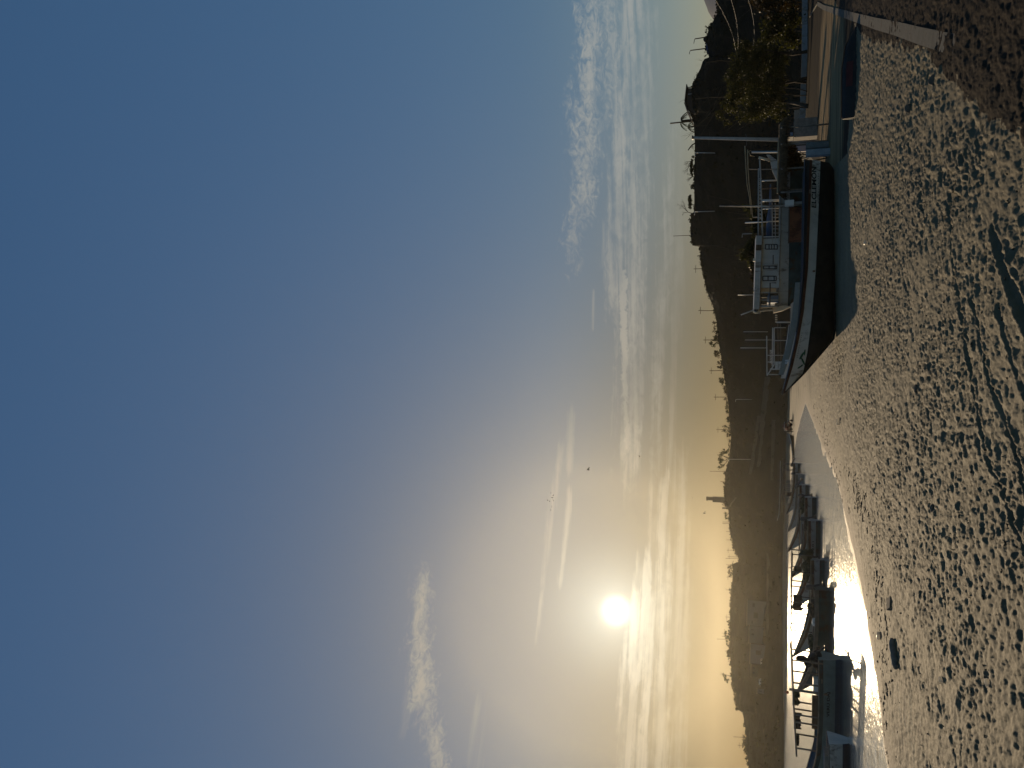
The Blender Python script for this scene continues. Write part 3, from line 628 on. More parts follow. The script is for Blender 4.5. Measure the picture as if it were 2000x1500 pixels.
def beached_boat():
    S = gp(1631, 320, 0.72); B = gp(1631, 660, 0.66); d = (B - S); rz = math.atan2(d.y, d.x)
    z0 = 0.66
    root = thing('fishing_boat', 'long beached wooden boat with tarred black bottom and white strake lettered ELCLEMON', 'boat', (S.x, S.y, z0), rz)
    q = lambda t: [(x, z - 0.70) for x, z in t]
    H = Hull(14.18, q([(0, 1.02), (0.4, 0.80), (1.2, .72), (10.2, .70), (10.8, .82), (12.9, 2.45), (14.18, 3.57)]), q([(0, 2.52), (7, 2.56), (9.5, 2.72), (11.2, 2.95), (12.6, 3.24), (14.18, 3.62)]),
             [(0, .95), (0.35, 1.18), (1.0, 1.40), (3, 1.62), (7, 1.68), (9.5, 1.50), (11, 1.20), (12.4, .74), (13.4, .36), (14.18, 0.03)], n=90)
    p1 = tb(q([(0, 1.62), (.5, 1.64), (7, 1.86), (9.9, 2.06), (11.75, 2.25), (12.9, 2.47), (14.18, 2.9)]), H.x)
    p2 = tb(q([(0, 2.10), (7, 2.30), (9.5, 2.50), (11.1, 2.74), (12.6, 3.05), (14.18, 3.50)]), H.x)
    p3 = np.minimum(p2 + 0.15, H.g)
    b = H.band(None, p1, 7); o = b.build('hull_bottom', MAT['tar_black'], root); o.data['plank'] = 1
    H.band(p1, p2, 4).build('white_strake', MAT['white_paint'], root)
    H.band(p2, p3, 3, 0.045).build('rub_rail', MAT['rail_red'], root)
    H.band(p3, None, 3).build('gunwale', MAT['deep_blue'], root)
    t = H.transom(-1, p1[0]); t.build('stern_bottom', MAT['tar_black'], root)
    H.transom(p1[0], p2[0]).build('transom', M_('transom_paint', (0.34, 0.33, 0.27), 0.7, 0.3, var=0.2), root)
    H.transom(p2[0], 9).build('transom_top', MAT['deep_blue'], root)
    H.inner(q([(0, 1.9), (7, 1.75), (11, 2.2), (12.3, 2.75), (14.18, 3.4)])).build('inner_lining', MAT['deep_blue'], root)
    m = MB(); H.line(m, lambda i: H.g[i], 0.055, 0.0); m.build('rail_cap', MAT['deep_blue'], root)
    m = MB(); H.line(m, lambda i: H.g[i] + 0.02, 0.03, 0.03, 10.6, 14.0, (1,)); m.build('bow_rail_strip', MAT['pale_blue'], root)
    # raised wash board along the far side of the bow
    m = MB(); xs = np.linspace(6.9, 12.9, 24); top = tb([(6.9, 2.22), (7.6, 2.26), (9.3, 2.42), (10.4, 2.56), (11.6, 2.86), (12.9, 3.14)], xs)
    lo = tb([(6.9, 1.92), (9.3, 2.02), (11.6, 2.46), (12.9, 2.85)], xs); rows0 = []; rows1 = []
    for x, a, c in zip(xs, lo, top):
        y = H.ys(x, 9) - 0.02; rows0.append([(x, -y, a), (x, -y, c)]); rows1.append([(x, -y - 0.06, a), (x, -y - 0.06, c)])
    m.grid(rows0); m.grid(rows1); m.grid([[r[1] for r in rows0], [r[1] for r in rows1]]); m.build('wash_board', M_('board_paint', (.25, .225, .175), .6, .3, var=.12), root)
    # thwarts and the little stern bulkhead
    for x in (2.2, 4.4, 6.2): m = MB(); m.box((x, 0, 1.52), (0.26, 2.9, 0.06)); m.build('thwart', MAT['wood_grey'], root)
    m = MB(); m.tube([(12.2, 0.45, 2.1), (12.2, 0.45, 2.78)], 0.05); m.tube([(12.2, -0.45, 2.1), (12.2, -0.45, 2.78)], 0.05); m.tube([(12.2, -0.6, 2.62), (12.2, 0.6, 2.62)], 0.045); m.build('mooring_bitt', MAT['white_paint'], root)
    # keel and stem timbers
    m = MB(); m.tube([(0.5, 0, 0.04), (10.1, 0, -0.02), (10.8, 0, 0.08), (12.9, 0, 1.72), (14.12, 0, 2.84)], 0.06); m.build('keel', MAT['tar_black'], root)
    # lettering on the near side, read from the bow towards the stern
    hull_text(H, root, 'ELCLEMON', 0.36, 3.18, 1.175, 2.65, MAT['ink'])
    m = MB(); rr = random.Random(3); x = 2.85
    while x > 0.95:                              # a second, unreadable line of small painted marks
        h = rr.uniform(0.05, 0.085); z = 1.045 - 0.03 * (2.85 - x) * 0; y = H.ys(x, z) + 0.016
        m.box((x, y, z), (0.022, 0.012, h)); 
        if rr.random() < 0.6: m.box((x - 0.028, y, z + rr.choice((-.03, 0, .03))), (0.05, 0.012, 0.018))
        x -= rr.uniform(0.075, 0.12)
    m.build('lettering', MAT['ink'], root)
    m = MB(); x = 12.2
    while x > 10.6:
        z = tb([(10.6, 1.86), (12.3, 2.16)], x); h = rr.uniform(.05, .09); m.box((x, H.ys(x, z) + 0.02, z), (0.03, 0.012, h)); x -= rr.uniform(.09, .15)
    m.build('lettering', M_('faded_ink', (0.22, 0.21, 0.19), 0.8, 0.2), root)
    m = MB()                                     # a faded green emblem of leaves by the bow
    for (x, z, a, l, w_) in ((11.95, 1.86, 0.5, 0.50, 0.12), (12.25, 1.78, -0.5, 0.46, 0.11), (12.55, 1.92, 0.9, 0.42, 0.09), (11.75, 1.70, 0.1, 0.36, 0.09)):
        pts = []
        for k in range(12):
            th = 2 * math.pi * k / 12; u = math.cos(th) * l / 2; v = math.sin(th) * w_ / 2
            X = x + u * math.cos(a) - v * math.sin(a); Z = z + u * math.sin(a) + v * math.cos(a); pts.append((X, H.ys(X, Z) + 0.022, Z))
        m.add(pts, [tuple(range(12))])
    m.build('leaf_emblem', MAT['green_paint'], root, fix=False)
    m = MB(); m.box((7.05, H.ys(7.05, 1.3) + 0.012, 1.36), (0.09, 0.014, 0.34)); m.build('rust_streak', MAT['rust'], root)
    return root, H
BOAT, BOAT_H = beached_boat()

def prop_block():
    p = gpz(1627, 546); m = MB(); m.prism([(-0.3, -0.32), (0.32, -0.3), (0.3, 0.3), (-0.32, 0.28)], -0.1, 0.62)
    o = m.build('wooden_block', M_('block_wood', (0.16, 0.12, 0.085), 0.9, 0.2, var=0.3, bump=0.4)); o.location = (p.x + 0.1, p.y + 0.35, p.z); o.rotation_euler = (0.03, 0.05, 0.2)
    tag(o, 'stout wooden block propping up the hull lettered ELCLEMON', 'block')
prop_block()

# ---- boats afloat on the left, built from one pattern with differing gear
def outboard(root, x, y, z, tilt=0.0, mt='dark_metal'):
    m = MB(); Mx = Matrix.Rotation(tilt, 3, 'Y')
    def P(a, b, c): v = Mx @ Vector((a, b, c)); return (x + v.x, y + v.y, z + v.z)
    m.tube([P(-.05, 0, .05), P(-.08, 0, .22), P(-.1, 0, .5), P(-.1, 0, .62)], [.16, .2, .19, .1], 10)
    m.tube([P(-.12, 0, .05), P(-.14, 0, -.75)], [.09, .06], 8)
    m.tube([P(-.3, 0, -.72), P(.06, 0, -.72)], [.045, .075], 8)
    m.box(P(-.14, 0, -.62), (.34, .16, .03), 0, 0)
    m.tube([P(.05, 0, .25), P(.5, .05, .34)], .03, 6)
    return m.build('outboard_motor', MAT[mt], root)
def canopy(root, x0, x1, w, zr, gun, posts, mt='dark_metal', slope=0.0, roof='thin'):
    m = MB()
    for s in (1, -1):
        m.tube([(x0, s * w, zr), ((x0 + x1) / 2, s * w, zr + slope / 2 + 0.03), (x1, s * w, zr + slope)], 0.055, 6)
    n = 7
    for k in range(n):
        x = x0 + (x1 - x0) * k / (n - 1); m.tube([(x, -w, zr + slope * k / (n - 1)), (x, 0, zr + slope * k / (n - 1) + 0.07), (x, w, zr + slope * k / (n - 1))], 0.035, 6)
    if roof == 'sheet':
        m.grid([[(x0 + (x1 - x0) * k / 8, s * w, zr + 0.06 + slope * k / 8 + 0.06 * (1 - abs(s))) for s in (-1, -.5, 0, .5, 1)] for k in range(9)])
    m.build('canopy_frame', MAT[mt], root)
    for xp in posts:
        for s in (1, -1):
            k = (xp - x0) / (x1 - x0); mm = MB(); mm.tube([(xp + 0.03, s * w, gun - 0.15), (xp, s * w, zr + slope * k)], 0.05, 6); mm.build('post', MAT[mt], root)
def raft_boat(name_px, wl, label, L=8.3, beam=1.15, mid=0.95, tip=2.3, mats=('grey_paint', 'dark_teal', 'wood_brown'), motor=1, yaw=0.0, tilt=0.9, kname='motor_boat', extra=None, tipx=None, strake=True):
    p = gp(wl, name_px, 0.0); root = thing(kname, label, 'boat', (p.x, p.y, 0.0), R(180 + yaw), 'fishing boats moored side by side in the bay')
    H = Hull(L, [(0, -0.30), (L * .62, -0.34), (L * .74, -0.18), (L * .86, mid * .55), (L, tip - 0.05)], [(0, mid + .05), (L * .3, mid), (L * .55, mid + .10), (L * .75, mid + (tip - mid) * .36), (L * .9, mid + (tip - mid) * .74), (L, tip)],
             [(0, beam * .78), (L * .12, beam * .9), (L * .4, beam), (L * .65, beam * .9), (L * .82, beam * .58), (L * .93, beam * .25), (L, .03)], n=50)
    lo = H.g * 0 + 0.30; hi = H.g - 0.26
    if strake:
        H.band(None, lo + np.clip(H.x / L - .5, 0, 1) ** 2 * 2.2, 5).build('hull_bottom', MAT[mats[1]], root)
        H.band(lo + np.clip(H.x / L - .5, 0, 1) ** 2 * 2.2, hi, 4).build('hull_side', MAT[mats[0]], root)
    else: H.band(None, hi, 7).build('hull_side', MAT[mats[0]], root)
    H.band(hi, None, 3, 0.03).build('gunwale', MAT[mats[2]], root)
    H.transom(-1, 9).build('transom', MAT[mats[0]], root)
    H.inner([(0, mid - .5), (L * .6, mid - .45), (L * .8, mid + .1), (L, tip - .15)]).build('inner_lining', MAT[mats[1]], root)
    m = MB(); H.line(m, lambda i: H.g[i], 0.045); m.build('rail_cap', MAT['wood_grey'], root)
    for x in (1.2, 2.8, 4.4): m = MB(); m.box((x, 0, mid - .15), (.28, beam * 1.75, .06)); m.build('thwart', MAT['wood_grey'], root)
    for k in range(motor): outboard(root, 0.0, (k - (motor - 1) / 2) * 0.7, mid + 0.05, tilt)
    if extra: extra(root, H)
    return root, H
def clutter(root, x, y, z, r, mt='net', name='net_heap', seed=1):
    rr = random.Random(seed); m = MB()
    for k in range(9): m.ball((x + rr.uniform(-r, r), y + rr.uniform(-r, r) * .6, z + rr.uniform(0, r * .45)), (r * rr.uniform(.3, .55), r * rr.uniform(.3, .5), r * rr.uniform(.25, .45)), 8, 5)
    return m.build(name, MAT[mt], root)
def hung(root, x0, x1, y, z, ln, mt='cloth_dark', seed=0, name='hung_cloth'):
    rr = random.Random(seed); rows = []; n = 12
    for k in range(n + 1):
        x = x0 + (x1 - x0) * k / n; l = ln * rr.uniform(.75, 1.1); w_ = 0.05 * math.sin(k * 1.9)
        rows.append([(x, y + w_ * .3, z), (x, y + w_, z - l * .5), (x, y + w_ * 1.3, z - l)])
    m = MB(); m.grid(rows); m.grid([[(a, b + 0.025, c) for a, b, c in r] for r in rows]); return m.build(name, MAT[mt], root)

G1 = 'fishing boats moored side by side in the bay'
def gear_far(root, H):                          # the pergola boat at the back
    canopy(root, -0.6, 8.0, 1.0, 2.55, .95, (0.2, 1.1, 2.9, 3.6, 4.0, 4.6, 5.4, 6.6), 'dark_metal')
    m = MB(); m.box((5.0, 0, 1.5), (.5, 1.5, .95)); m.build('locker', MAT['wood_brown'], root)
    m = MB(); m.tube([(-0.4, 1.25, 2.95), (3, 1.25, 2.93), (8.2, 1.2, 3.05), (9.2, 1.2, 3.3)], .06, 6); m.build('boom', MAT['pale_metal'], root)
raft_boat(905, 1562, 'grey motor boat farthest back of the moored row, under a long post and rail canopy', mats=('grey_paint', 'dark_teal', 'wood_brown'), tilt=1.2, extra=gear_far, motor=2, tip=2.0)
raft_boat(926, 1569, 'grey motor boat moored just in front of the one with long canopy', mats=('grey_paint', 'grey_paint', 'wood_grey'), tilt=0.3, tip=2.0)
raft_boat(947, 1578, 'dark grey motor boat with two tilted outboards in the moored row', mats=('grey_paint', 'dark_teal', 'rail_red'), motor=2, tilt=1.0, tip=2.25)
def gear_a4(root, H):
    clutter(root, 0.9, 0, 1.0, .7, 'net', 'net_heap', 4)
    m = MB(); m.tube([(1.2, .95, 1.35), (5.2, .95, 1.4)], .04); m.build('boat_hook', MAT['bamboo'], root)
raft_boat(971, 1592, 'moored grey boat with brown side rail and a dark net heap at its square stern', mats=('grey_paint', 'dark_teal', 'rail_red'), tip=2.2, tilt=0.1, extra=gear_a4)
def gear_a5(root, H):
    m = MB(); m.tube([(0.3, 1.0, 1.45), (4.6, 1.0, 1.5)], .045); m.build('oar', MAT['rail_red'], root)
    m = MB(); m.tube([(0.3, .8, 1.7), (4.4, .8, 1.72)], .035); m.build('oar', MAT['rail_red'], root)
    hull_text(H, root, '2.0.1', .26, 2.6, .44, .8, MAT['ink'])
    clutter(root, 0.6, 0, 1.05, .45, 'cloth_dark', 'rope_coil', 9)
raft_boat(1016, 1600, 'moored grey boat with a number on its side and reddish oars laid along its rail', mats=('grey_paint', 'dark_teal', 'rail_red'), tip=2.3, tilt=0.2, extra=gear_a5)
def gear_a6(root, H):
    canopy(root, -0.5, 5.9, 1.0, 2.42, .95, (-0.4, 1.0, 2.2, 3.5, 4.4, 5.8), 'dark_metal')
    clutter(root, 0.5, 0.2, 1.05, 1.0, 'net', 'net_heap', 14)
    clutter(root, 0.2, -0.3, .9, .6, 'net', 'fender_heap', 15)
    hung(root, 2.9, 4.2, 0.9, 2.3, .75, 'cloth_dark', 3)
    m = MB(); m.ball((0.95, .4, 2.0), (.28, .2, .34)); m.build('buoy', MAT['cloth_dark'], root)
    m = MB(); m.tube([(0.9, 0, 2.42), (0.95, 0, 2.72)], .03); m.build('staff', MAT['dark_metal'], root)
    m = MB(); m.tube([(3.2, 0, 2.42), (3.5, 0, 2.85)], .03); m.build('staff', MAT['dark_metal'], root)
raft_boat(1092, 1608, 'moored boat with flat post canopy and big green net heap at its stern', mats=('grey_paint', 'dark_teal', 'wood_brown'), tip=2.25, tilt=0.0, motor=1, extra=gear_a6)
def gear_a7(root, H):
    clutter(root, 1.4, 0, 1.0, .6, 'cloth_dark', 'net_heap', 24); clutter(root, 4.2, 0, 1.0, .55, 'net', 'rope_coil', 25)
    m = MB(); m.ball((2.3, .9, 1.0), (.32, .22, .18)); m.build('plastic_can', MAT['white_paint'], root)
raft_boat(1150, 1619, 'dark moored boat with pale plastic can, between two canopied boats', mats=('dark_teal', 'tar_black', 'wood_grey'), tip=2.1, L=7.9, tilt=0.3, extra=gear_a7, strake=False)
def gear_F(root, H):
    canopy(root, -0.4, 5.9, 1.05, 2.78, 1.15, (0.15, 1.5, 3.4, 3.85, 5.4), 'wood_grey', slope=-0.36, roof='sheet')
    m = MB(); m.tube([(1.98, 1.0, 0.75), (1.95, 1.0, 2.9)], .08); m.build('mast', MAT['wood_grey'], root)
    m = MB(); m.ball((2.15, 1.0, 3.0), .09); m.build('float', MAT['float_orange'], root)
    hung(root, 2.0, 2.9, .95, 2.7, .4, 'net', 5); hung(root, 3.3, 4.3, .95, 2.6, .42, 'cloth_dark', 6); hung(root, 4.6, 5.3, .95, 2.45, .2, 'cloth_dark', 7)
    m = MB(); m.ball((0.15, .6, 2.2), (.22, .2, .35)); m.ball((0.35, .6, 1.85), (.28, .2, .25)); m.build('hanging_buoy', MAT['cloth_dark'], root)
    clutter(root, 0.3, 0, 1.15, .55, 'cloth_dark', 'net_heap', 31)
    m = MB(); m.box((1.55, .75, 1.3), (.8, .5, .5)); m.build('tool_chest', MAT['white_paint'], root)
    m = MB(); m.box((3.2, .8, 1.42), (1.9, .35, .35)); m.build('seat_box', MAT['wood_brown'], root)
    hull_text(H, root, 'VERU DAJ', .22, 3.3, .62, 1.45, MAT['ink'])
raft_boat(1284, 1641, 'nearest canopied boat, teal and grey, with faint lettering under a slanting roof', mats=('teal_paint', 'night_blue', 'dark_teal'), L=10.5, beam=1.3, mid=1.22, tip=3.0, motor=1, tilt=0.7, extra=gear_F)
def gear_G(root, H):
    m = MB(); m.box((1.2, 0, 1.0), (.9, 1.2, .35)); m.build('fish_box', MAT['wood_grey'], root)
raft_boat(1446, 1656, 'pale lilac white boat stern at the photo edge, in front of the canopied boat', mats=('white_paint', 'deep_blue', 'white_paint'), L=9, mid=.95, tip=2.0, motor=0, extra=gear_G)

def dark_bow_boat():                            # low dark hull drawn up at the tip of the bay, bow up to the right
    p = gpz(1551, 905); q = gpz(1549, 848); a = math.atan2(q.y - p.y, q.x - p.x)
    L = (q - p).length * 1.0
    root = thing('rowing_boat', 'slender dark grey boat with upswept bow drawn up at the tip of the water', 'boat', (p.x, p.y, p.z - 0.25), a)
    H = Hull(L, [(0, 0), (L * .8, 0), (L * .93, .4), (L, 1.45)], [(0, .62), (L * .4, .72), (L * .75, 1.05), (L, 1.55)], [(0, .6), (L * .3, .85), (L * .7, .75), (L * .9, .35), (L, .03)])
    H.band(None, H.g - .22).build('hull_side', MAT['tar_black'], root); H.band(H.g - .22, None, 3, .02).build('gunwale', MAT['grey_paint'], root)
    H.transom(-1, 9).build('transom', MAT['tar_black'], root); H.inner([(0, .4), (L * .7, .6), (L, 1.4)]).build('inner_lining', MAT['grey_paint'], root)
    m = MB()
    for k in range(3): m.tube([(L * (.86 + .035 * k), .5, -.1), (L * (.88 + .035 * k), .2, .85 + .1 * k)], .05, 6)
    m.build('prop_poles', MAT['wood_brown'], root)
dark_bow_boat()

# ------------------------------------------------------------------ the cabin boat and the railed boat behind the beached one
def onY(x, y, Y, o=None):
    d = ray(x, y); p = CAM + d * (Y / d.y); return p - o if o is not None else p
def cabin_boat():
    Y = 63.0; s = onY(1570, 325, Y); b = onY(1521, 607, Y); g0 = gz((s.x + b.x) / 2, Y + 1)
    root = thing('cabin_boat', 'white and dark green fishing boat with a windowed cabin, behind the ELCLEMON hull', 'boat', (s.x, Y, 0), R(180))
    L = s.x - b.x
    def l(x, y, dy=0.0):                        # pixel to the boat's own frame, on its near side
        p = onY(x, y, Y - dy); return (s.x - p.x, dy, p.z)
    zg = l(1521, 450)[2]; zp = l(1541, 450)[2]; zt = l(1512, 600)[2]
    B = 1.9
    H = Hull(L, [(0, g0 + .5), (1, g0), (L * .8, g0), (L * .93, zp - .5), (L, zt - .6)], [(0, zg + .05), (L * .5, zg), (L * .8, zg + .05), (L, zt)], [(0, B * .8), (L * .2, B), (L * .65, B), (L * .85, B * .68), (L, .04)], n=60)
    for h in (H,): h.b = h.b
    H.band(None, H.g * 0 + zp, 5).build('hull_bottom', MAT['dark_teal'], root)
    H.band(H.g * 0 + zp, None, 4).build('hull_side', MAT['cabin_white'], root)
    m = MB(); H.line(m, lambda i: H.g[i] - .12, 0.045, 0.02); m.build('rub_rail', MAT['wood_grey'], root)
    H.transom(-1, 9).build('transom', MAT['dark_teal'], root); H.inner([(0, zg - .5), (L * .8, zg - .35), (L, zt - .25)]).build('deck', MAT['wood_grey'], root)
    off = -B + 0.25                              # cabin side stands a little inboard of the near rail
    def c(x, y, dy=0.0): p = onY(x, y, Y - B + .35 + dy); return (s.x - p.x, B - .35 - dy, p.z)
    # cabin walls
    def wallbox(y0, y1, xt, xb, name, mt, d0=0.0, d1=0.1):
        m = MB(); P = [c(xt, y0, d0), c(xt, y1, d0), c(xb, y1, d0), c(xb, y0, d0)]; Q = [(a, b_ - (d1 - d0), e) for a, b_, e in P]
        m.add(P + Q, [(0, 1, 2, 3), (7, 6, 5, 4), (0, 4, 5, 1), (1, 5, 6, 2), (2, 6, 7, 3), (3, 7, 4, 0)]); return m.build(name, mt, root)
    wallbox(466, 562, 1487, 1522, 'cabin_wall', MAT['cabin_white'])
    m = MB(); a = c(1487, 466); e = c(1522, 466); m.box((a[0] + .05, 0, (a[2] + e[2]) / 2), (.1, 2 * (B - .35) - .1, a[2] - e[2])); m.build('end_wall', MAT['cabin_white'], root)
    f = c(1485, 560); far = MB(); far.box(((a[0] + f[0]) / 2, -(B - .4), (a[2] + e[2]) / 2), (f[0] - a[0], .1, a[2] - e[2])); far.build('far_wall', MAT['cabin_white'], root)
    # window frames, each with its pane
    def window(y0, y1, x0, x1, bars=()):
        m = MB(); w = .05
        P = lambda x, y: c(x, y, -.03)
        for (xa, ya, xb, yb) in ((x0, y0, x1, y0), (x0, y1, x1, y1), (x0, y0, x0, y1), (x1, y0, x1, y1)) + tuple((x, y0, x, y1) for x in bars):
            m.tube([P(xa, ya), P(xb, yb)], .036, 4)
        fr = m.build('window', MAT['dark_metal'], root)
        m = MB(); q = [c(x0, y0, -.012), c(x0, y1, -.012), c(x1, y1, -.012), c(x1, y0, -.012)]; m.add(q, [(0, 1, 2, 3)])
        m.build('pane', M_('dusty_pane', (0.34, 0.36, 0.36), 0.25, 0.5, var=.15), fr, fix=False)
    window(477.5, 486.5, 1495, 1518, (1502, 1507, 1512)); window(519.5, 525, 1491, 1517, (1502, 1514)); window(539.5, 548, 1490, 1516, (1500, 1512))
    m = MB(); m.tube([c(1510, 498, -.03), c(1510, 516, -.03)], .03, 4); m.build('wall_seam', MAT['dark_metal'], root)
    m = MB(); m.tube([c(1516, 552.5, -.03), c(1504, 552.5, -.03), c(1504, 600, -.03)], .035, 4); m.build('wall_rail', MAT['dark_metal'], root)
    m = MB(); m.tube([c(1491, 517.3, -.06), c(1520, 517.3, -.06)], .06, 6); m.build('side_post', MAT['cabin_white'], root)
    wallbox(563, 571, 1486, 1517, 'sunlit_frame', MAT['cream'], 0.5, 0.6)  # cream colour carries the sunlight on this frame
    # open wheelhouse front
    for y, r in ((571.5, .05), (586, .035), (598, .06)):
        for sy in (0, 2 * (B - .35)):
            p = c(1482, y); q = c(1521, y); m = MB(); m.tube([(p[0], p[1] - sy, p[2]), (q[0], q[1] - sy, q[2])], r, 6); m.build('post', MAT['cabin_white'], root)
    m = MB(); m.tube([c(1502, 571), c(1502, 600)], .035, 4); m.build('wheelhouse_rail', MAT['pale_blue'], root)
    m = MB(); p = c(1519, 592); m.box((p[0] - .35, 0, p[2] + .35), (.5, 2.2, .8)); m.build('console', MAT['pale_blue'], root)
    m = MB(); p = c(1508, 582, 1.2); m.box((p[0], 0, p[2] - .15), (.7, 2.0, .5)); m.build('instrument_box', MAT['glass_dark'], root)
    # roof: fascia, plate and a rusty patch
    m = MB(); rows = []
    for y in np.linspace(460, 604, 9):
        u = (y - 460) / 144; top = 1477 - 4.5 * u; bot = 1488.5 - 5.5 * u
        p = c(top, y, -.3); q = c(bot, y, -.3); rows.append([(q[0], q[1] - .04, q[2]), q, p, (p[0], 0, p[2] + .12), (p[0], -p[1], p[2]), (q[0], -q[1], q[2]), (q[0], -q[1] + .04, q[2]), (q[0], 0, q[2] + .05), (q[0], q[1] - .04, q[2])])
    m.grid(rows, False); m.build('cabin_roof', MAT['cabin_white'], root)
    m = MB(); q = [c(1476.5, 478, -.33), c(1476, 489, -.33), c(1487, 489, -.33), c(1487.5, 478, -.33)]; m.add(q + [(a_, b_ - .02, e_) for a_, b_, e_ in q], [(0, 1, 2, 3), (4, 5, 6, 7), (0, 1, 5, 4), (1, 2, 6, 5), (2, 3, 7, 6), (3, 0, 4, 7)]); m.build('roof_patch', MAT['wood_brown'], root)
    for (x, y, sx) in ((1474, 508, .2), (1475, 569, .18)):
        p = c(x, y, .4); m = MB(); m.box((p[0], p[1], p[2] - .05), (sx, .3, .34)); m.build('roof_lamp', MAT['cream'], root)
    # truss awning aft
    for dy in (0.0, 2.4):
        m = MB(); m.tube([c(1481.5, 329, dy), c(1481, 466, dy)], .05, 6); m.tube([c(1484, 310, dy), c(1487, 380, dy), c(1490, 480, dy)], .065, 6)
        yy = 348
        while yy < 428: m.tube([c(1482, yy, dy), c(1488, yy + 6, dy)], .025, 4); m.tube([c(1488, yy, dy), c(1482, yy + 6, dy)], .025, 4); yy += 7.5
        m.build('roof_truss', MAT['cabin_white'], root)
    for (y, xt, xb, r, mt) in ((331, 1484, 1520, .03, 'wood_grey'), (353, 1487, 1520, .05, 'white_paint'), (368, 1488, 1520, .05, 'wood_brown'), (392, 1489, 1522, .085, 'white_paint'), (408, 1489, 1522, .04, 'white_paint'), (433, 1455, 1522, .045, 'white_paint'), (463, 1488, 1522, .04, 'white_paint')):
        m = MB(); m.tube([c(xb, y - 1), c(xt, y + (2 if xt < 1460 else 0))], r, 6); m.build('post', MAT[mt], root)
    for x in (1508, 1514): m = MB(); m.tube([c(x, 396), c(x + .5, 480)], .03, 5); m.build('deck_rail', MAT['cabin_white'], root)
    for y in (412, 418, 425, 441, 447, 455): m = MB(); m.tube([c(1508, y), c(1521, y)], .022, 5); m.build('rail_stanchion', MAT['cabin_white'], root)
    m = MB(); m.tube([c(1505, 360, .5), c(1505, 404, .5), c(1503.5, 425, .5), c(1503, 466, .5)], [.05, .12, .22, .26], 8); m.build('rolled_tarp', MAT['tarp_blue'], root)
    m = MB(); pl = [c(*q) for q in ((1497, 302), (1503, 302), (1519, 314), (1521, 348), (1516, 351), (1508, 333), (1504, 313))]; n = len(pl); m.add(pl + [(a_, b_ - .12, e_) for a_, b_, e_ in pl], [tuple(range(n)), tuple(range(n, 2 * n))[::-1]] + [(i, (i + 1) % n, n + (i + 1) % n, n + i) for i in range(n)]); m.build('stern_board', MAT['cabin_white'], root)
    m = MB(); m.tube([c(1482, 307.5), c(1504, 313.5)], .09, 6); m.build('stern_strut', MAT['cream'], root)
    m = MB(); m.tube([c(1573, 399, -.5), c(1500, 403, -.5), c(1405, 402.5, -.5)], [.075, .06, .035], 8); m.build('mast', MAT['cabin_white'], root)
    for pts in (((1455, 285), (1456, 310), (1457, 330), (1459, 360), (1464, 388), (1467, 418)), ((1460, 292), (1461, 330), (1463, 360), (1467, 395), (1470, 424))):
        m = MB(); m.tube([c(x, y, .8 if k % 2 else .7) for k, (x, y) in enumerate(pts)], [.05 - .005 * k for k in range(len(pts))], 6); m.build('bamboo_pole', MAT['bamboo'], root)
    m = MB(); m.tube([c(1470, 424, .75), c(1490, 424, .75)], .04, 5); m.tube([c(1461, 330, .75), c(1486, 331, .75)], .035, 5); m.build('pole_crutch', MAT['wood_grey'], root)
    # stem post, its frame and lamp
    m = MB(); pl = [c(*q) for q in ((1509.3, 598.5), (1510.4, 608.4), (1528, 604), (1545, 596.3), (1534.6, 593.5), (1514.8, 595.7))]; mid = [(a_, 0.3, e_) for a_, b_, e_ in pl]; n = len(pl)
    fr = [(a_, .5, e_) for a_, b_, e_ in pl]; bk = [(a_, -.1, e_) for a_, b_, e_ in pl]
    m.add(fr + bk, [tuple(range(n)), tuple(range(n, 2 * n))[::-1]] + [(i, (i + 1) % n, n + (i + 1) % n, n + i) for i in range(n)]); m.build('stem_post', MAT['cream'], root)  # sun on the stem is put into its cream colour
    for y0, y1 in ((601, 599.5), (608.5, 604)): m = MB(); m.tube([c(1483, y0, .8), c(1511, y1, .8)], .05, 6); m.build('lamp_frame', MAT['cream'], root)
    p = c(1477, 606, .8); m = MB(); m.ball((p[0], p[1], p[2]), (.24, .16, .27), 12, 8); lm = m.build('bow_lamp', MAT['cream'], root)
    m = MB(); m.ball((p[0], p[1] + .08, p[2]), (.15, .14, .17), 10, 6); m.build('lens', MAT['glass_dark'], lm)
    m = MB(); m.tube([c(1470, 606.5, .8), c(1447, 615, .8)], .05, 6); m.build('lamp_arm', MAT['pale_metal'], root)
    for x0, x1, y in ((1441, 1474, 576),): m = MB(); m.tube([c(x0, y, 1.0), c(x1, y, 1.0)], .025, 5); m.build('aerial', MAT['pale_metal'], root)
cabin_boat()

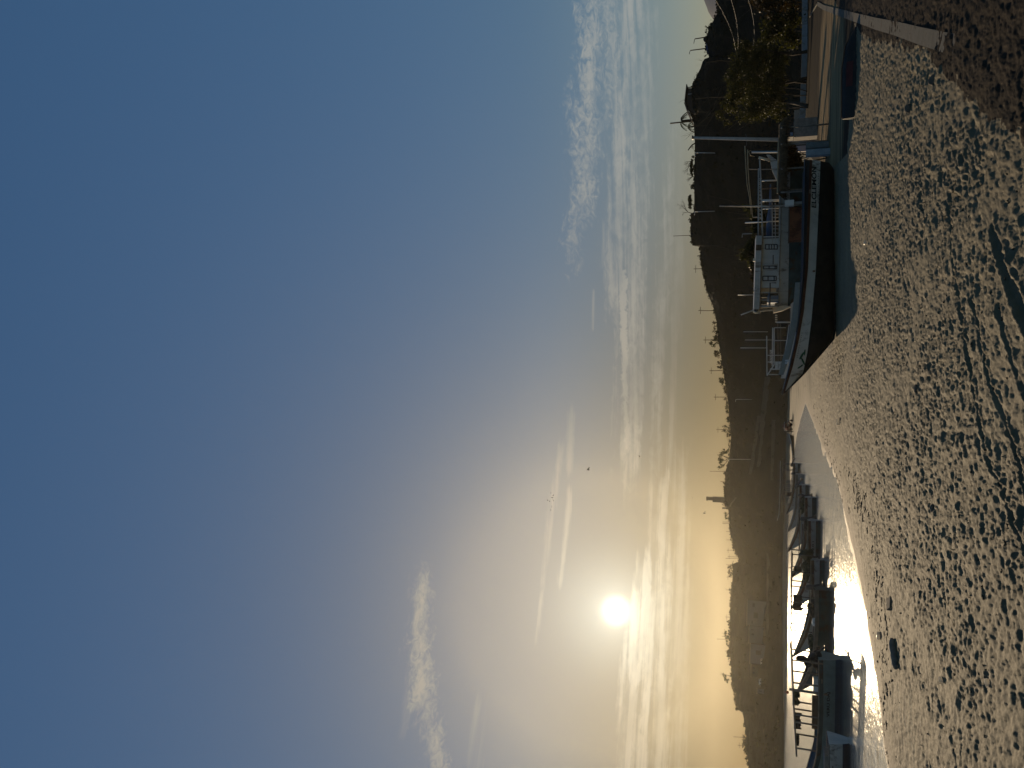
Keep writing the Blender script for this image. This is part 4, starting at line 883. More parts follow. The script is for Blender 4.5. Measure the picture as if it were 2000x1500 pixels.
def railed_boat():
    Y = 73.0; s = onY(1560, 560, Y); b = onY(1524, 739, Y)
    L = s.x - b.x; g0 = gz((s.x + b.x) / 2, Y)
    root = thing('railed_boat', 'pale boat with white guard rails and deck frame, over the bow of ELCLEMON', 'boat', (s.x, Y, 0), R(180))
    B = 1.6
    def c(x, y, dy=0.0): p = onY(x, y, Y - B + .2 + dy); return (s.x - p.x, B - .2 - dy, p.z)
    zg = c(1544, 630)[2]; zt = c(1525, 738)[2]
    H = Hull(L, [(0, g0), (L * .8, g0), (L * .93, zg - .9), (L, zt - .5)], [(0, zg), (L * .4, zg), (L * .75, zg + (zt - zg) * .4), (L, zt)], [(0, B * .8), (L * .3, B), (L * .7, B * .9), (L * .88, B * .5), (L, .04)])
    H.band(None, H.g * 0 + zg - 1.0).build('hull_bottom', MAT['dark_teal'], root); H.band(H.g * 0 + zg - 1.0, None, 4).build('hull_side', MAT['white_paint'], root)
    H.transom(-1, 9).build('transom', MAT['white_paint'], root); H.inner([(0, zg - .5), (L, zt - .3)]).build('deck', MAT['wood_grey'], root)
    m = MB(); m.tube([c(1543.5, 632), c(1540, 660), c(1534, 695), (c(1529, 722))], .06, 6); m.build('side_rail', MAT['dark_metal'], root)
    m = MB(); m.tube([c(1541.5, 634), c(1538, 660), c(1532, 695), (c(1527, 722))], .05, 6); m.build('side_rail', MAT['white_paint'], root)
    for dy in (0, 2.4):
        m = MB(); m.tube([c(1497.5, 656, dy), c(1498, 733, dy)], .05, 6); m.build('top_rail', MAT['white_paint'], root)
        m = MB(); m.tube([c(1512, 640, dy), c(1512, 712, dy), c(1498, 734, dy)], .055, 6); m.build('mid_rail', MAT['white_paint'], root)
    m = MB(); m.tube([c(1509, 640, .1), c(1508, 715, .1)], .04, 6); m.build('mid_rail', MAT['white_paint'], root)
    for y, x0, x1, r in ((629.5, 1516, 1544, .06), (640, 1512, 1535, .03), (648, 1452, 1500, .025), (664, 1455, 1512, .022), (665, 1512, 1538, .03), (679.5, 1446, 1499, .035), (694, 1498, 1534, .03), (707, 1498, 1532, .03), (721, 1504, 1530, .05), (731.5, 1502, 1523, .035)):
        m = MB(); m.tube([c(x1, y), c(x0, y)], r, 5); m.build('post', MAT['white_paint'], root)
    for k in range(9):
        y = 686 + k * 3; m = MB(); m.tube([c(1509, y, .1), c(1503.5, y - 2.2, .1)], .03, 4); m.build('rail_clip', MAT['white_paint'], root)
    m = MB(); pl = [c(*q) for q in ((1514, 706), (1514, 720), (1529, 720), (1531, 706))]; m.add(pl + [(a_, b_ - .06, e_) for a_, b_, e_ in pl], [(0, 1, 2, 3), (7, 6, 5, 4), (0, 4, 5, 1), (1, 5, 6, 2), (2, 6, 7, 3), (3, 7, 4, 0)]); m.build('bow_panel', MAT['white_paint'], root)
    for k in range(4):
        p = c(1516, 616 + k * 4.2, -.05); m = MB(); m.box(p, (.11, .05, .18)); m.build('float_block', MAT['cream'], root)
    for x in (1519, 1524.5): m = MB(); m.tube([c(x, 632), c(x + 1, 722)], .018, 4); m.build('guard_line', MAT['wood_grey'], root)
railed_boat()

def rusty_tank():
    p0 = onY(1571, 404, 57.5); p1 = onY(1542, 465.5, 57.5); m = MB(); w = p0.x - p1.x; g = gz(p0.x, 57.5)
    zt = p1.z
    root = thing('steel_tank', 'rust brown steel tank standing between the ELCLEMON hull and the cabin boat', 'tank', ((p0.x + p1.x) / 2, 58.3, g))
    h = zt - g; m.prism([(-w / 2, -.8), (w / 2, -.8), (w / 2, .8), (-w / 2, .8)], 0, h); m.build('shell', MAT['rust'], root)
    for u in (-.5, -.17, .17, .5): mm = MB(); mm.box((u * w * .96, -.83, h / 2), (.09, .06, h)); mm.build('rib', MAT['rust'], root)
    mm = MB(); mm.box((0, 0, h + .04), (w + .12, 1.75, .08)); mm.build('lid', M_('old_lid', (.10, .07, .05), .8, .2, var=.3), root)
rusty_tank()
def white_cooler():
    p0 = onY(1551, 389, 56.8); p1 = onY(1533, 400, 56.8); w = p0.x - p1.x
    g = gz(p0.x, 57); root = thing('white_bin', 'white bin on a pale post behind the stern half of ELCLEMON', 'bin', ((p0.x + p1.x) / 2, 57.2, g))
    m = MB(); m.box((0, 0, (p0.z + p1.z) / 2 - g), (w, .5, p1.z - p0.z)); m.build('box', MAT['white_paint'], root)
    m = MB(); m.tube([(0, 0, 0), (0, 0, p0.z - g)], .1); m.build('post', MAT['wood_grey'], root)
white_cooler()

# ------------------------------------------------------------------ plants
def leaf_mat(name, c0, c1, tr):
    m = bpy.data.materials.new(name); m.use_nodes = True; t = NT(m.node_tree); p = t.n['Principled BSDF']; out = t.n['Material Output']
    co = t.add('ShaderNodeTexCoord').outputs['Object']; col = t.ramp(t.noise(co, 1.3, 4, .7), [(.3, c0), (.7, c1)])
    t.l.new(col, p.inputs['Base Color']); p.inputs['Roughness'].default_value = .6; p.inputs['Specular IOR Level'].default_value = .25
    tl = t.add('ShaderNodeBsdfTranslucent'); t.l.new(t.mix(1.0, col, (*tr, 1), 'MULTIPLY'), tl.inputs[0])
    mx = t.add('ShaderNodeMixShader'); mx.inputs[0].default_value = .4; t.l.new(p.outputs[0], mx.inputs[1]); t.l.new(tl.outputs[0], mx.inputs[2]); t.l.new(mx.outputs[0], out.inputs[0]); return m
MAT['leaf'] = leaf_mat('leaf', (.012, .018, .006), (.036, .040, .011), (1.9, 1.6, .5))
MAT['leaf_olive'] = leaf_mat('leaf_olive', (.018, .017, .007), (.045, .034, .012), (1.3, 1.0, .5))
MAT['leaf_sunlit'] = leaf_mat('leaf_sunlit', (.05, .035, .012), (.14, .09, .025), (2.2, 1.4, .6))  # green leaves with the amber sunlight put into their colour
M_('bark', (.055, .042, .03), .9, .15, var=.4, vscale=3); M_('twig', (.05, .042, .03), .9, .1)
M_('straw', (.10, .065, .035), .95, .1, var=.5, vscale=5)
def leaves(blobs, size, n, seed=0, hollow=.45):
    """many small leaf-like faces spread through uneven clumps"""
    g = np.random.default_rng(seed); V = []; F = []
    vol = np.array([b[3] * b[4] * b[5] for b in blobs]) ** .67; vol /= vol.sum()
    for b, w in zip(blobs, vol):
        k = max(6, int(n * w)); sub = max(3, int(k / 26)); d = g.normal(size=(sub, 3)); d /= np.linalg.norm(d, axis=1)[:, None]
        cen = d * (hollow + (1 - hollow) * g.random((sub, 1))) * np.array(b[3:6]) + np.array(b[:3])
        idx = g.integers(0, sub, k); spread = .24 * np.array(b[3:6]) + size * .4
        P = cen[idx] + g.normal(size=(k, 3)) * spread * .6
        a = g.normal(size=(k, 3)); a /= np.linalg.norm(a, axis=1)[:, None]; c = g.normal(size=(k, 3)); c -= (c * a).sum(1)[:, None] * a; c /= np.linalg.norm(c, axis=1)[:, None]
        s = size * (.6 + .8 * g.random((k, 1)))
        Q = np.stack([P - a * s * .5, P + c * s * .28, P + a * s * .5, P - c * s * .28], 1)
        o = len(V); V += Q.reshape(-1, 3).tolist(); F += [(o + 4 * i, o + 4 * i + 1, o + 4 * i + 2, o + 4 * i + 3) for i in range(k)]
    m = MB(); m.v = V; m.f = F; m.smooth = [False] * len(F); return m
def limbs(m, base, tip, r, depth, rnd, spread=.6):
    base = Vector(base); tip = Vector(tip); d = tip - base; L = d.length
    mid = base + d * .5 + Vector((rnd.uniform(-1, 1), rnd.uniform(-1, 1), rnd.uniform(-.5, .5))) * L * .08
    m.tube([base, mid, tip], [r, r * .8, r * .55], 5 if depth else 4)
    if depth > 0:
        for k in range(2 + (rnd.random() < .6)):
            f = rnd.uniform(.55, 1.0); st = base.lerp(tip, f); dv = d.normalized() + Vector((rnd.uniform(-1, 1), rnd.uniform(-1, 1), rnd.uniform(-.5, .8))) * spread
            limbs(m, st, st + dv.normalized() * L * rnd.uniform(.55, .75), r * .5, depth - 1, rnd, spread)
def broad_tree(name, loc, label, cat, blobs, size, n, trunks, seed=1, leafm='leaf', group=None):
    root = thing(name, label, cat, loc, 0, group); rd = random.Random(seed)
    leaves(blobs, size, n, seed).build('crown', MAT[leafm], root, fix=False)
    for (b, t, r) in trunks: m = MB(); limbs(m, b, t, r, 2 if r > .1 else 1, rd, .5); m.build('trunk', MAT['bark'], root)
    return root
def bare_tree(name, loc, label, h, seed, r=.12, spread=.75, depth=4, lean=(0, 0), group=None):
    root = thing(name, label, 'tree', loc, 0, group); rd = random.Random(seed); m = MB(); m.tube([(0, 0, -.3), (lean[0] * .4, lean[1] * .4, h * .38)], [r, r * .7], 6); m.build('trunk', MAT['bark'], root)
    m = MB()
    for k in range(4):
        a = rd.uniform(0, 6.28); limbs(m, (lean[0] * .4, lean[1] * .4, h * .36), (lean[0] + math.cos(a) * h * .34, lean[1] + math.sin(a) * h * .3, h * rd.uniform(.6, .8)), r * .55, depth - 1, rd, spread)
    m.build('crown', MAT['twig'], root); return root

def big_tree():
    p = gpz(1576, 157); Y = p.y
    def c(x, y, dy=0): q = onY(x, y, Y + dy); return q - p
    bl = []
    for (x, y, ry, rx, dy) in ((1425, 205, 20, 16, -.5), (1440, 180, 26, 20, 0), (1432, 150, 22, 18, .5), (1445, 118, 24, 20, 0), (1462, 225, 18, 24, -.8), (1470, 150, 44, 28, 0), (1480, 200, 34, 28, -.5), (1490, 110, 32, 30, .5), (1510, 160, 44, 24, 0), (1512, 205, 26, 22, 0), (1518, 120, 30, 20, .6), (1528, 228, 12, 14, -.6), (1405, 226, 10, 10, -.6), (1452, 92, 14, 18, 0), (1420, 240, 7, 8, -.5)):
        q = c(x, y, dy); k = .058; bl.append((q.x, q.y, q.z, ry * k, ry * k * 1.1, rx * k))
    tr = [((0.3, 0, -.2), tuple(c(1530, 163)), .26), ((-.2, .2, -.2), tuple(c(1532, 152)), .17), (tuple(gpz(1579, 207) - p), tuple(c(1530, 199)), .24), (tuple(gpz(1578, 210) - p), tuple(c(1528, 212)), .10), (tuple(gpz(1577, 100) - p), tuple(c(1520, 103)), .22), (tuple(gpz(1577, 178) - p), tuple(c(1530, 172)), .07), (tuple(gpz(1576, 186) - p), tuple(c(1530, 182)), .07)]
    root = broad_tree('broadleaf_tree', p, 'big dark broadleaf tree cluster with several trunks beside the low white wall', 'tree', bl, .21, 27000, tr, 5)
    # long bare branches reaching out of the crown to the left and up
    m = MB(); rd = random.Random(8)
    for pts, r in ((((1440, 185), (1411, 189), (1385, 190), (1358, 193)), .07), (((1411, 189), (1395, 210), (1378, 232)), .05), (((1420, 205), (1395, 222), (1380, 245), (1366, 268)), .07), (((1400, 220), (1372, 236), (1362, 246)), .04), (((1440, 150), (1410, 168), (1395, 205)), .05), (((1500, 225), (1470, 236), (1440, 254)), .05), (((1450, 232), (1420, 254)), .03), (((1440, 120), (1405, 118), (1380, 122)), .04), (((1470, 95), (1450, 80), (1432, 70)), .05)):
        P = [Vector(c(x, y, rd.uniform(-.5, .5))) for x, y in pts]; m.tube(P, [1.5 * r * (1 - .22 * k) for k in range(len(P))], 5)
        for k in range(1, len(P)): limbs(m, P[k], P[k] + (P[k] - P[k - 1]) * .6 + Vector((rd.uniform(-1, 1), 0, rd.uniform(-.5, 1))), r * .4, 1, rd)
    m.build('bare_branches', MAT['twig'], root)
big_tree()
def shrub(px, label, blobs_px, Y, size, n, leafm='leaf', seed=3, name='shrub', group=None):
    p = onY(*px, Y); g = gz(p.x, Y); p = Vector((p.x, Y, min(g, p.z))); bl = []
    k = math.hypot(p.x, Y) / 1680
    for x, y, rx, ry in blobs_px: q = onY(x, y, Y) - p; bl.append((q.x, q.y, q.z, ry * k, ry * k, rx * k))
    rd = random.Random(seed); root = thing(name, label, 'shrub', p, 0, group)
    leaves(bl, size, n, seed, .3).build('foliage', MAT[leafm], root, fix=False)
    m = MB()
    for b in bl[:3]: limbs(m, (b[0] * .3, 0, -.15), (b[0], b[1], b[2]), .05, 1, rd)
    m.build('stem', MAT['bark'], root); return root
shrub((1565, 308), 'leafy bush with amber lit leaves under the thatch awning by the pole', [(1536, 300, 9, 10), (1542, 320, 9, 12), (1552, 312, 10, 14), (1548, 292, 8, 7), (1560, 325, 7, 10)], 60.0, .22, 1400, 'leaf_sunlit', 11)
shrub((1545, 430), 'green tree top showing over the right end of the cabin roof truss', [(1470, 420, 12, 14), (1462, 408, 10, 8), (1476, 440, 10, 14), (1486, 425, 12, 20)], 78.0, .26, 1500, 'leaf', 12, 'leafy_tree')
shrub((1545, 500), 'tall green bush rising behind the middle of the cabin roof', [(1462, 492, 14, 16), (1453, 498, 10, 10), (1470, 510, 12, 14), (1472, 480, 12, 14)], 80.0, .26, 1700, 'leaf', 13)
shrub((1545, 565), 'smaller olive bush behind the left end of the cabin roof', [(1476, 545, 9, 12), (1474, 530, 9, 10), (1480, 560, 6, 12), (1478, 575, 5, 8)], 80.0, .24, 1000, 'leaf_olive', 14)
shrub((1572, 12), 'brownish dry shrub at the right end of the low white wall', [(1492, 6, 22, 18), (1505, 22, 18, 16), (1485, -16, 24, 22), (1530, 4, 26, 24)], 106.0, .34, 2600, 'leaf_olive', 15)
shrub((1574, 62), 'dark green shrub mass behind the low wall, right of the tree', [(1530, 60, 22, 26), (1545, 80, 18, 22), (1510, 45, 20, 22), (1548, 35, 18, 22), (1500, 75, 18, 20)], 106.0, .34, 3000, 'leaf', 16)

# ------------------------------------------------------------------ posts, wires, walls, shelters by the road
def concrete_pole():
    p = gpz(1593, 274.5); t = onY(1353, 269, p.y)
    root = thing('utility_pole', 'tall pale concrete utility pole beside the thatch awning, tallest on the shore', 'pole', p)
    m = MB(); m.tube([(0, 0, -.2), tuple((t - p) * .5), tuple(t - p)], [.20, .155, .11], 12); m.build('shaft', M_('concrete', (.36, .35, .32), .85, .2, var=.15), root)
    m = MB(); m.box(tuple(t - p), (.34, .3, .14)); m.build('cap', MAT['dark_metal'], root)
    return p, t
PP, PT = concrete_pole()
def slim_pole():
    p = gpz(1575, 297); Y = 88; p = onY(1560, 298, Y); p.z = gz(p.x, Y); t = onY(1468, 297, Y); root = thing('steel_pole', 'thin grey steel post with a curved arm between concrete pole and cabin boat', 'pole', p)
    m = MB(); m.tube([(0, 0, -.2), tuple(t - p)], .10, 8); m.build('shaft', MAT['grey_paint'], root)
    m = MB(); c = lambda x, y: tuple(onY(x, y, Y) - p); m.tube([c(1470, 297), c(1466, 294), c(1462, 296), c(1466, 304), c(1474, 306)], .04, 6); m.build('arm', MAT['bamboo'], root)
slim_pole()
def cable(a, b, sag, label, r=.022):
    m = MB(); a = Vector(a); b = Vector(b); m.tube([a.lerp(b, k / 16) - Vector((0, 0, sag * 4 * (k / 16) * (1 - k / 16))) for k in range(17)], r, 5)
    tag(m.build('power_cable', MAT['dark_metal']), label, 'cable')
for (a, b, Yb, sg, lb) in (((1388, -14), (1437, 99), 96, .4, 'uppermost power cable running from the right edge down into the tree'), ((1424, -12), (1441, 97), 97, .3, 'middle power cable, faint, between the upper cable and the bright one'), ((1457, -12), (1471, 90), 95, .35, 'lowest and brightest power cable entering the tree from the right edge')):
    cable(onY(*a, Yb - 20), onY(*b, Yb), sg, lb, .009)
cable(onY(1456, 262, 96), onY(1457, 286, 70), .1, 'short sagging wire strung from the tree to the bamboo poles', .012)

def low_wall():
    a = gpz(1577.5, -70); b = gpz(1577, 100); c = gpz(1572, 236); g = a.z
    root = thing('low_wall', 'low pale blue white wall running behind the tree trunks', 'wall', b)
    for P, Q, nm in ((a, b, 'wall_run'), (b, c, 'wall_run')):
        d = Q - P; m = MB(); m.box(tuple((P + Q) / 2 - b + Vector((0, .15, .28))), (d.length, .25, .72), math.atan2(d.y, d.x)); m.build(nm, M_('lime_wash', (.26, .28, .29), .85, .2, var=.12, vscale=.8, stain=(.2, .19, .17)), root)
    m = MB(); d = c - b; e = onY(1560, 224, c.y); m.box((e.x - b.x, e.y - b.y + .4, .65), (1.5, .15, 1.3)); m.build('end_panel', M_('end_board', (.36, .34, .31), .85, .2, var=.2, streak=(1, 1, 4)), root)
low_wall()
def kerb():
    rows = []; pts = [gpz(x, y) for x, y in KERB]; n = len(pts); W = [(.20 + .02 * k) for k in range(n)]
    wd = [.36, .36, .37, .37, .38, .38, .39, .39, .39]
    root_p = pts[4]; m = MB()
    for i, p in enumerate(pts):
        d = (pts[min(i + 1, n - 1)] - pts[max(i - 1, 0)]); d.z = 0; d.normalize(); nrm = Vector((-d.y, d.x, 0)); w = wd[i] * .5; q = p - root_p - Vector((0, 0, max(0, i - 6) * .022)); rows.append([tuple(q - nrm * w + Vector((0, 0, -.3))), tuple(q - nrm * w + Vector((0, 0, .035))), tuple(q + nrm * w + Vector((0, 0, .035))), tuple(q + nrm * w + Vector((0, 0, -.3)))])
    m.grid(rows, False); m.add(rows[0], [(0, 1, 2, 3)]); m.add(rows[-1], [(3, 2, 1, 0)])
    o = m.build('concrete_kerb', M_('kerb_stone', (.095, .09, .072), .9, .2, var=.22, vscale=1.5, bump=.3, stain=(.075, .062, .048))); o.location = root_p
    tag(o, 'long narrow concrete kerb curving across the sand at the right', 'kerb')
    a = pts[0]; b = gpz(1582, 33); c = gpz(1578, 120); m = MB(); rows = []
    for p in (a, (a + b) / 2, b, (b + c) / 2, c):
        q = p - a; rows.append([tuple(q + Vector((0, -.18, -.2))), tuple(q + Vector((0, -.18, .08))), tuple(q + Vector((0, .18, .08))), tuple(q + Vector((0, .18, -.2)))])
    m.grid(rows, False); o = m.build('concrete_kerb', MAT['kerb_stone']); o.location = a; tag(o, 'short thin kerb turning off toward the low wall, far right', 'kerb')
kerb()
def thatch_awning():
    Y = 59.5; p = onY(1575, 300, Y); p.z = gz(p.x, Y); c = lambda x, y, dy=0: onY(x, y, Y + dy) - p
    root = thing('thatch_awning', 'shaggy brown palm thatch awning on thin posts, right of the cabin boat', 'awning', p)
    g = np.random.default_rng(5); m = MB()
    a0, a1 = c(1520, 378), c(1522, 244); w = a1.x - a0.x
    rows = [[(a0.x + w * k / 12, dy, a0.z + (a1.z - a0.z) * k / 12 + zz) for dy, zz in ((-1.3, -.42), (-.6, -.1), (0, .04), (.7, -.1), (1.4, -.42))] for k in range(13)]
    m.grid(rows); m.grid([[(x, y, z - .14) for x, y, z in r] for r in rows])
    for k in range(1500):
        u, v = g.random(), g.random(); x = a0.x + w * u; y = -1.4 + 2.7 * v; z = a0.z + (a1.z - a0.z) * u + .05 - .22 * abs(y) ; L = .25 + .4 * g.random()
        if u > .93 or u < .06: L *= 1.3
        dx = g.normal() * .25 + (-.5 if u < .06 else 0); dy = (-.35 if y < 0 else .35); q = Vector((x, y, z)); e = q + Vector((dx * L, dy * L, -.8 * L)); s = Vector((.03, .01, 0))
        m.add([q - s, q + s, e + s * .3, e - s * .3], [(0, 1, 2, 3)])
    m.build('thatch', MAT['straw'], root, fix=False)
    for y, dy in ((376, -1), (330, -1), (282, -1), (250, -1), (372, 1), (286, 1)): q = c(1522, y, dy); mm = MB(); mm.tube([(q.x, dy, -.2), (q.x, dy, q.z - .1)], .06, 6); mm.build('post', MAT['wood_grey'], root)
    mm = MB(); mm.tube([tuple(c(1518.5, 378, -1.1)), tuple(c(1519, 314, -1.1)), tuple(c(1520.5, 275, -1.1))], .05, 6); mm.build('ridge_pole', MAT['bamboo'], root)
thatch_awning()
def kiosk():
    Y = 74.0; p = onY(1571, 250, Y); p.z = gz(p.x, Y); c = lambda x, y: onY(x, y, Y) - p
    root = thing('kiosk', 'small black kiosk box on grey boards with a pale blue pane', 'kiosk', p)
    a, b = c(1535, 268), c(1550, 239); m = MB(); m.box(((a.x + b.x) / 2, .6, (a.z + b.z) / 2), (b.x - a.x, 1.2, a.z - b.z)); m.build('box', MAT['tar_black'], root)
    a2, b2 = c(1550, 268), c(1571, 230); m = MB(); m.box(((a2.x + b2.x) / 2, .6, a2.z / 2 - .05), (b2.x - a2.x, 1.15, a2.z + .08)); m.build('base_boards', MAT['wood_grey'], root)
    q = c(1546, 262); m = MB(); m.box((q.x, -.03, q.z), (.28, .04, .22)); m.build('pane', MAT['pale_blue'], root)
    m = MB(); m.tube([tuple(c(1536.5, 260) + Vector((0, -.04, 0))), tuple(c(1537, 267) + Vector((0, -.04, 0))), tuple(c(1548, 267) + Vector((0, -.04, 0)))], .04, 5); m.build('frame', MAT['white_paint'], root)
kiosk()
def barrels():
    Y = 68.0; p = onY(1576, 286, Y); p.z = gz(p.x, Y); z1 = onY(1549, 286, Y).z - p.z
    root = thing('plastic_tank', 'pinkish rounded tank between the concrete pole and the leafy bush', 'tank', p); m = MB(); m.tube([(0, 0, 0), (0, 0, z1 * .15), (0, 0, z1 * .75), (0, 0, z1 * .93), (0, 0, z1)], [.36, .40, .40, .32, .1], 16); m.build('shell', M_('pink_plastic', (.42, .33, .31), .6, .3, var=.1), root)
    m = MB(); m.tube([(0, 0, z1), (0, 0, z1 + .08)], .12, 10); m.build('lid', MAT['wood_grey'], root)
    for y0, y1, lab, Yb in ((277, 289, 'dark grey block at the foot of the concrete pole', 57.5), (291, 303.5, 'pale blue grey block beside the square stern of ELCLEMON', 56.0)):
        a = onY(1593, y0, Yb); b = onY(1574.5, y1, Yb); g = gz(a.x, Yb); m = MB(); h = b.z - g
        w = (a.x - b.x) / 2; m.prism([(-w, -.3), (w, -.3), (w * .94, .3), (-w * .94, .3)], -.1, h); o = m.build('concrete_block', M_('block_' + str(y0), (.15, .17, .165) if y0 < 280 else (.27, .31, .33), .85, .2, var=.2, bump=.2)); o.location = ((a.x + b.x) / 2, Yb + .3, g); tag(o, lab, 'block')
barrels()

def overturned_boat():
    a = gpz(1668, 231); b = gpz(1673, 52); L = (b - a).length; rz = math.atan2(b.y - a.y, b.x - a.x)
    root = thing('overturned_boat', 'low black overturned rowing boat with a dull red patch, lying right of ELCLEMON', 'boat', (a.x, a.y, a.z - .03), rz)
    H = Hull(L, [(0, .06), (L * .55, 0), (L * .8, .12), (L, .5)], [(0, .6), (L, .62)], [(0, .5), (L * .3, .66), (L * .65, .6), (L * .88, .3), (L, .03)], pw=.42)
    b1 = H.band(None, None, 9)
    def flip(m): m.v = [(x, y, .6 - z) for x, y, z in m.v]; return m
    flip(b1).build('hull', MAT['tar_black'], root); flip(H.transom(-1, 9)).build('transom', MAT['tar_black'], root)
    m = MB(); m.tube([(0.05, 0, .55), (L * .55, 0, .61), (L * .8, 0, .5), (L * .98, 0, .1)], .035, 6); m.build('keel', MAT['wood_brown'], root)
    for side in (1,):
        pt = H.band(H.g * 0 + .16, H.g * 0 + .42, 3, .012); flip(pt); sel = MB(); sel.v = pt.v; sel.f = [f for f in pt.f if all(L * .34 < pt.v[i][0] < L * .62 for i in f)]; sel.smooth = [True] * len(sel.f)
        sel.build('red_patch', M_('dull_red', (.07, .016, .012), .7, .25, var=.3), root)
    m = MB(); pts = [(H.x[i], s * (H.b[i] + .01), .03) for s in (1,) for i in range(len(H.x))]; m.tube(pts, .035, 6); m.build('gunwale', MAT['deep_blue'], root)
overturned_boat()

# ------------------------------------------------------------------ things along the crest and on the slope
def mpp(p): return (p - CAM).length / 1690.0
def crest(y): return on_crest(y, 1.0)
def at_d(x, y, p): return at(x, y, math.hypot(p.x, p.y))
GP = 'thin utility poles along the hill crest'
def ridge_pole(y, xt, label, yt=None, r=.11, arm=None, bar=False, group=GP):
    p = crest(y); t = at_d(xt, y if yt is None else yt, p); root = thing('utility_pole', label, 'pole', p, 0, group)
    m = MB(); m.tube([(0, 0, -.6), tuple(t - p)], [r, r * .8], 6); m.build('shaft', MAT['wood_brown'], root)
    if arm:
        q = [tuple(at_d(a, b, p) - p) for a, b in arm]; m = MB(); m.tube(q, r * .5, 5); m.build('lamp_arm', MAT['dark_metal'], root)
    if bar:
        q = t - p; m = MB(); m.tube([(q.x - .9, q.y, q.z - .5), (q.x + .9, q.y, q.z - .5)], r * .6, 4); m.build('cross_arm', MAT['wood_brown'], root)
    return root
ridge_pole(72, 1357, 'leaning street lamp with curved arm on the crest, nearer the right edge', 76, .10, [(1357, 76), (1356, 80), (1355, 85)], group='curved street lamps on the crest')
ridge_pole(94, 1348.5, 'taller leaning street lamp with curved arm, left of the other on the crest', 98.5, .10, [(1348.5, 98.5), (1347, 102), (1346.5, 106)], group='curved street lamps on the crest')
ridge_pole(236, 1309, 'stout mast rising out of the crest palm, far taller than it', 241, .16, group='thin utility poles along the hill crest')
ridge_pole(459.5, 1315, 'tall thin pole on the square earth step of the crest', 461, .07)
ridge_pole(524.5, 1354.5, 'short pole just left of the square earth step on the crest', 525.3, .08, bar=True)
ridge_pole(607, 1364, 'pole with a small box halfway up, on the long slope left of the step', 606.5, .10, bar=True)
ridge_pole(664, 1374, 'pole rising out of the clumped double tree on the slope', None, .10, bar=True)
ridge_pole(723.5, 1385.5, 'pole among the low trees between the double tree and the dome shrub', 724, .10, bar=True)
ridge_pole(775.5, 1394, 'pole standing clear with a tilted top bar, right of the dome shrub pair', None, .10, bar=True)
ridge_pole(839, 1399, 'pole beside the wispy tree, right of the big spreading tree', None, .10, bar=True)
ridge_pole(920.5, 1386, 'tall bare pole on the flat crest right of the tower', None, .09)
ridge_pole(940.5, 1407, 'very short post between the tall bare pole and the tower', None, .09)
ridge_pole(1019.5, 1411, 'right hand one of the close pair of poles left of the tower', None, .09)
ridge_pole(1022.5, 1411, 'left hand one of the close pair of poles left of the tower', None, .09)
ridge_pole(1038, 1418.5, 'short pole between the close pair and the notch in the crest', None, .09)
ridge_pole(1054.5, 1418.5, 'pole on the slope running down into the notch, with no cross bar', None, .09)
ridge_pole(1074.5, 1419.5, 'pole just right of the notch in the crest, lower down the slope', None, .09, bar=True)
ridge_pole(1090, 1417, 'tall pole standing in the bottom of the notch', 1090.5, .10)
ridge_pole(1087.5, 1421.5, 'pole with a double bar beside the tall one in the notch', 1087, .10, bar=True)
ridge_pole(1103, 1418, 'short pole on the shoulder just left of the notch', None, .09)
ridge_pole(1127, 1419, 'pole between the two rounded trees left of the notch', None, .09, bar=True)
ridge_pole(1152, 1418, 'lone short pole left of the two rounded trees', None, .09, [(1418, 1152), (1417, 1149)])
ridge_pole(1205, 1416.5, 'pole with a wide double cross bar on the flat crest under the sun', None, .10, bar=True)
ridge_pole(1248.5, 1400, 'tall thin pole rising from the broad tree left of the sun', 1248, .08)
ridge_pole(1440, 1432.5, 'pole on the lowest part of the crest near the left edge', 1439, .09)
ridge_pole(1456, 1441, 'cross barred pole among shrubs at the left edge', 1455.5, .09, bar=True)

# slope poles, pale against the hill
def slope_pole(xb, xt, y, label, yt=None, r=.10):
    p = hill_pt(xb, y); t = at_d(xt, y if yt is None else yt, p); root = thing('lamp_post', label, 'pole', p, 0, 'pale posts standing on the hill slope')
    m = MB(); m.tube([(0, 0, -.4), tuple(t - p)], [r, r * .7], 6); m.build('shaft', MAT['pale_metal'], root)
    q = t - p; m = MB(); m.tube([tuple(q), (q.x - .7, q.y, q.z + .05)], .06, 5); m.build('arm', MAT['pale_metal'], root)
slope_pole(1396, 1358, 299, 'pale post on the slope just left of the concrete pole', 298)
slope_pole(1396, 1357, 412.5, 'pale post on the slope under the square earth step', 413.5)
slope_pole(1468, 1437, 780, 'pale post on the slope above the retaining wall end')
slope_pole(1466, 1424, 897, 'tall pale post below the spreading tree on the slope')
slope_pole(1472, 1450, 456, 'pale post on the slope over the cabin roof truss', 457)

# ---- crest vegetation
def ridge_leafy(y, blobs, label, n, size=.42, leafm='leaf_olive', stems=1, name='ridge_tree', cat='tree', seed=0, group=None):
    """blobs in pixels: x, y, half height, half width"""
    p = crest(y); k = mpp(p); bl = []; rd = random.Random(seed + int(y))
    for x, yy, rx, ry in blobs: q = at_d(x, yy, p) - p; bl.append((q.x, q.y + rd.uniform(-.4, .4), q.z, ry * k, ry * k, rx * k))
    root = thing(name, label, cat, p, 0, group); leaves(bl, size, n, seed + int(y), .35).build('crown', MAT[leafm], root, fix=False)
    m = MB()
    for b in bl[:max(1, stems)]: limbs(m, (b[0] * .35, 0, -.4), (b[0], b[1], b[2]), .12, 1, rd, .5)
    m.build('trunk', MAT['bark'], root); return root
RT = 'small trees along the hill crest'
ridge_leafy(634, [(1394, 629, 4, 5), (1397, 641, 3, 6), (1394, 647, 3, 3)], 'sparse sprigs of shrub on the slope right of the double tree', 110, .35, group=RT)
